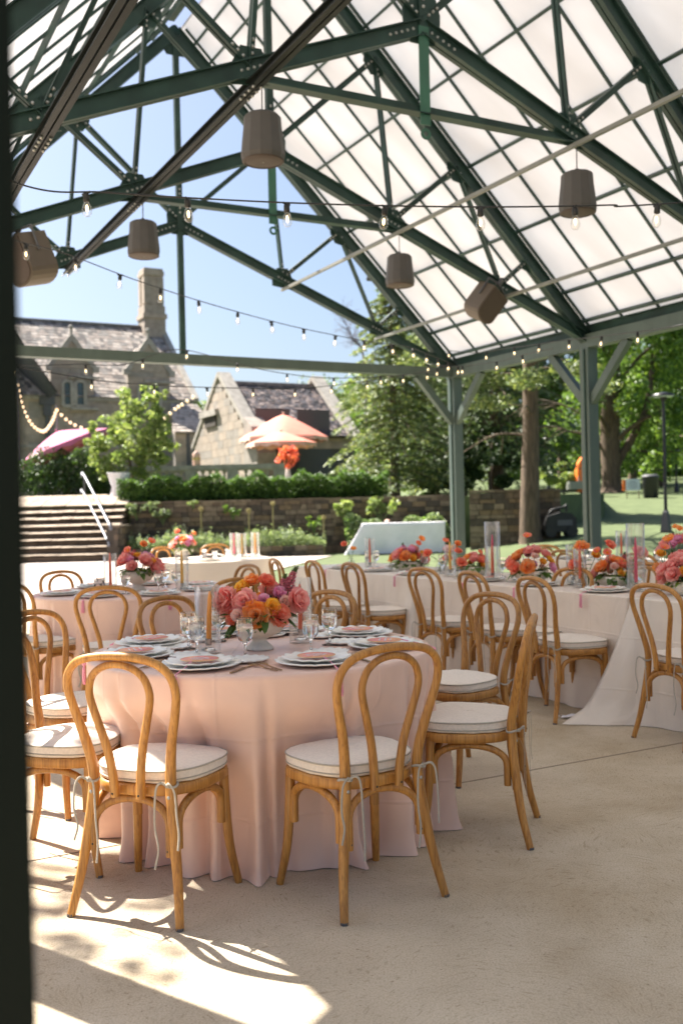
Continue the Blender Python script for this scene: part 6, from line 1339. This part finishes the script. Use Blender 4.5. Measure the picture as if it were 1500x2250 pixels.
# orange machine
x = (1286-750)/FPX*53; z0 = gh(x, 53); e = empty('wood_chipper', (x, 53, z0), 'orange wood chipper with arched hood partly behind the second right post', 'machine'); b = MB()
b.prism([(-.40, .25), (.45, .25), (.45, 1.5), (.36, 1.95), (.1, 2.2), (-.12, 2.12), (-.32, 1.8), (-.40, 1.4)], (0, .2, 0), (1, 0, 0), (0, 0, 1), .6); b.build('hood', M_orangepaint, e)
b = MB(); b.box((-.5, -.25, .62), (.9, .55, .42)); b.box((-.85, -.2, .55), (.3, .4, .3)); b.tube([(-.4, -.3, .8), (-.4, -.3, 1.1)], .05, 8); b.build('engine', M_grey_steel, e)
for y_ in (-.2, .5): b = MB(); b.tube([(.1, y_-.08, .28), (.1, y_+.08, .28)], .28, 18); b.build('wheel', M_black, e)
b = MB(); b.beam((-1.3, .1, .35), (.4, .1, .35), .12, .12); b.build('tow_bar', M_lamp, e)
# white serving table on the grass
e = None; x0, x1, y0, y1, hT = .60, 3.05, 29.35, 30.05, .90; n = 0; P = []
cs = [(x0, y0), (x1, y0), (x1, y1), (x0, y1)]
for i in range(4):
    a, c = cs[i], cs[(i+1) % 4]; m = 40 if i % 2 == 0 else 14
    for k in range(m): t = k/m; P.append((a[0]+(c[0]-a[0])*t, a[1]+(c[1]-a[1])*t, (c[1]-a[1]), -(c[0]-a[0]), t*math.dist(a, c), i))
def svf(i, j):
    X, Y, nx_, ny_, s_, sd = P[i]; L = math.hypot(nx_, ny_); cx, cy = (x0+x1)/2, (y0+y1)/2
    if j < 4: k = (.02, .6, .985, 1)[j]; return (cx+(X-cx)*k, cy+(Y-cy)*k, hT-(.004 if j == 3 else 0))
    t = (j-3)/9; f = .03*math.sin(X*7+Y*5)*t+.015*t; dl = math.exp(-((X-x0)**2+(Y-y0)**2)/.06); return (X+nx_/L*f-.55*dl*t**1.1, Y+ny_/L*f-.1*dl*t, max(.002+gh(X, Y), hT*(1-t)))
tag(grid_mesh('tablecloth', len(P), 13, svf, M_white, closed=True), 'white cloth on the serving table on the grass, its corner pulled out at left', 'tablecloth')
p = Vec((1.35, 29.6, hT+.004)); e = empty('flower_posy', p, 'tiny pink posy lying on the white serving table', 'flowers'); o = link('bloom', FL['blush'][0], e); o.scale = (2.4,)*3; o.location = (0, 0, .06); b = MB(); b.lathe([(.05, 0), (.06, .05), (.04, .05)], 10); b.build('cup', M_plate, e)

# slender tree left of the pavilion: throws the soft dapples on the floor
c = Vec((-1.25, 3.55, 0))+TOSUN*(7.2/TOSUN.z); cl = clumpy((c.x, c.y, 7.2), (.8, .8, .6), 7, 260, (.3, .5), 5)
tree('slender_tree', (c.x-.3, c.y+.4, 0), (c.x, c.y, 7.6), .09, cl, .13, M_leaf, 'slender young tree standing on the left outside the pavilion eave', 'tree')
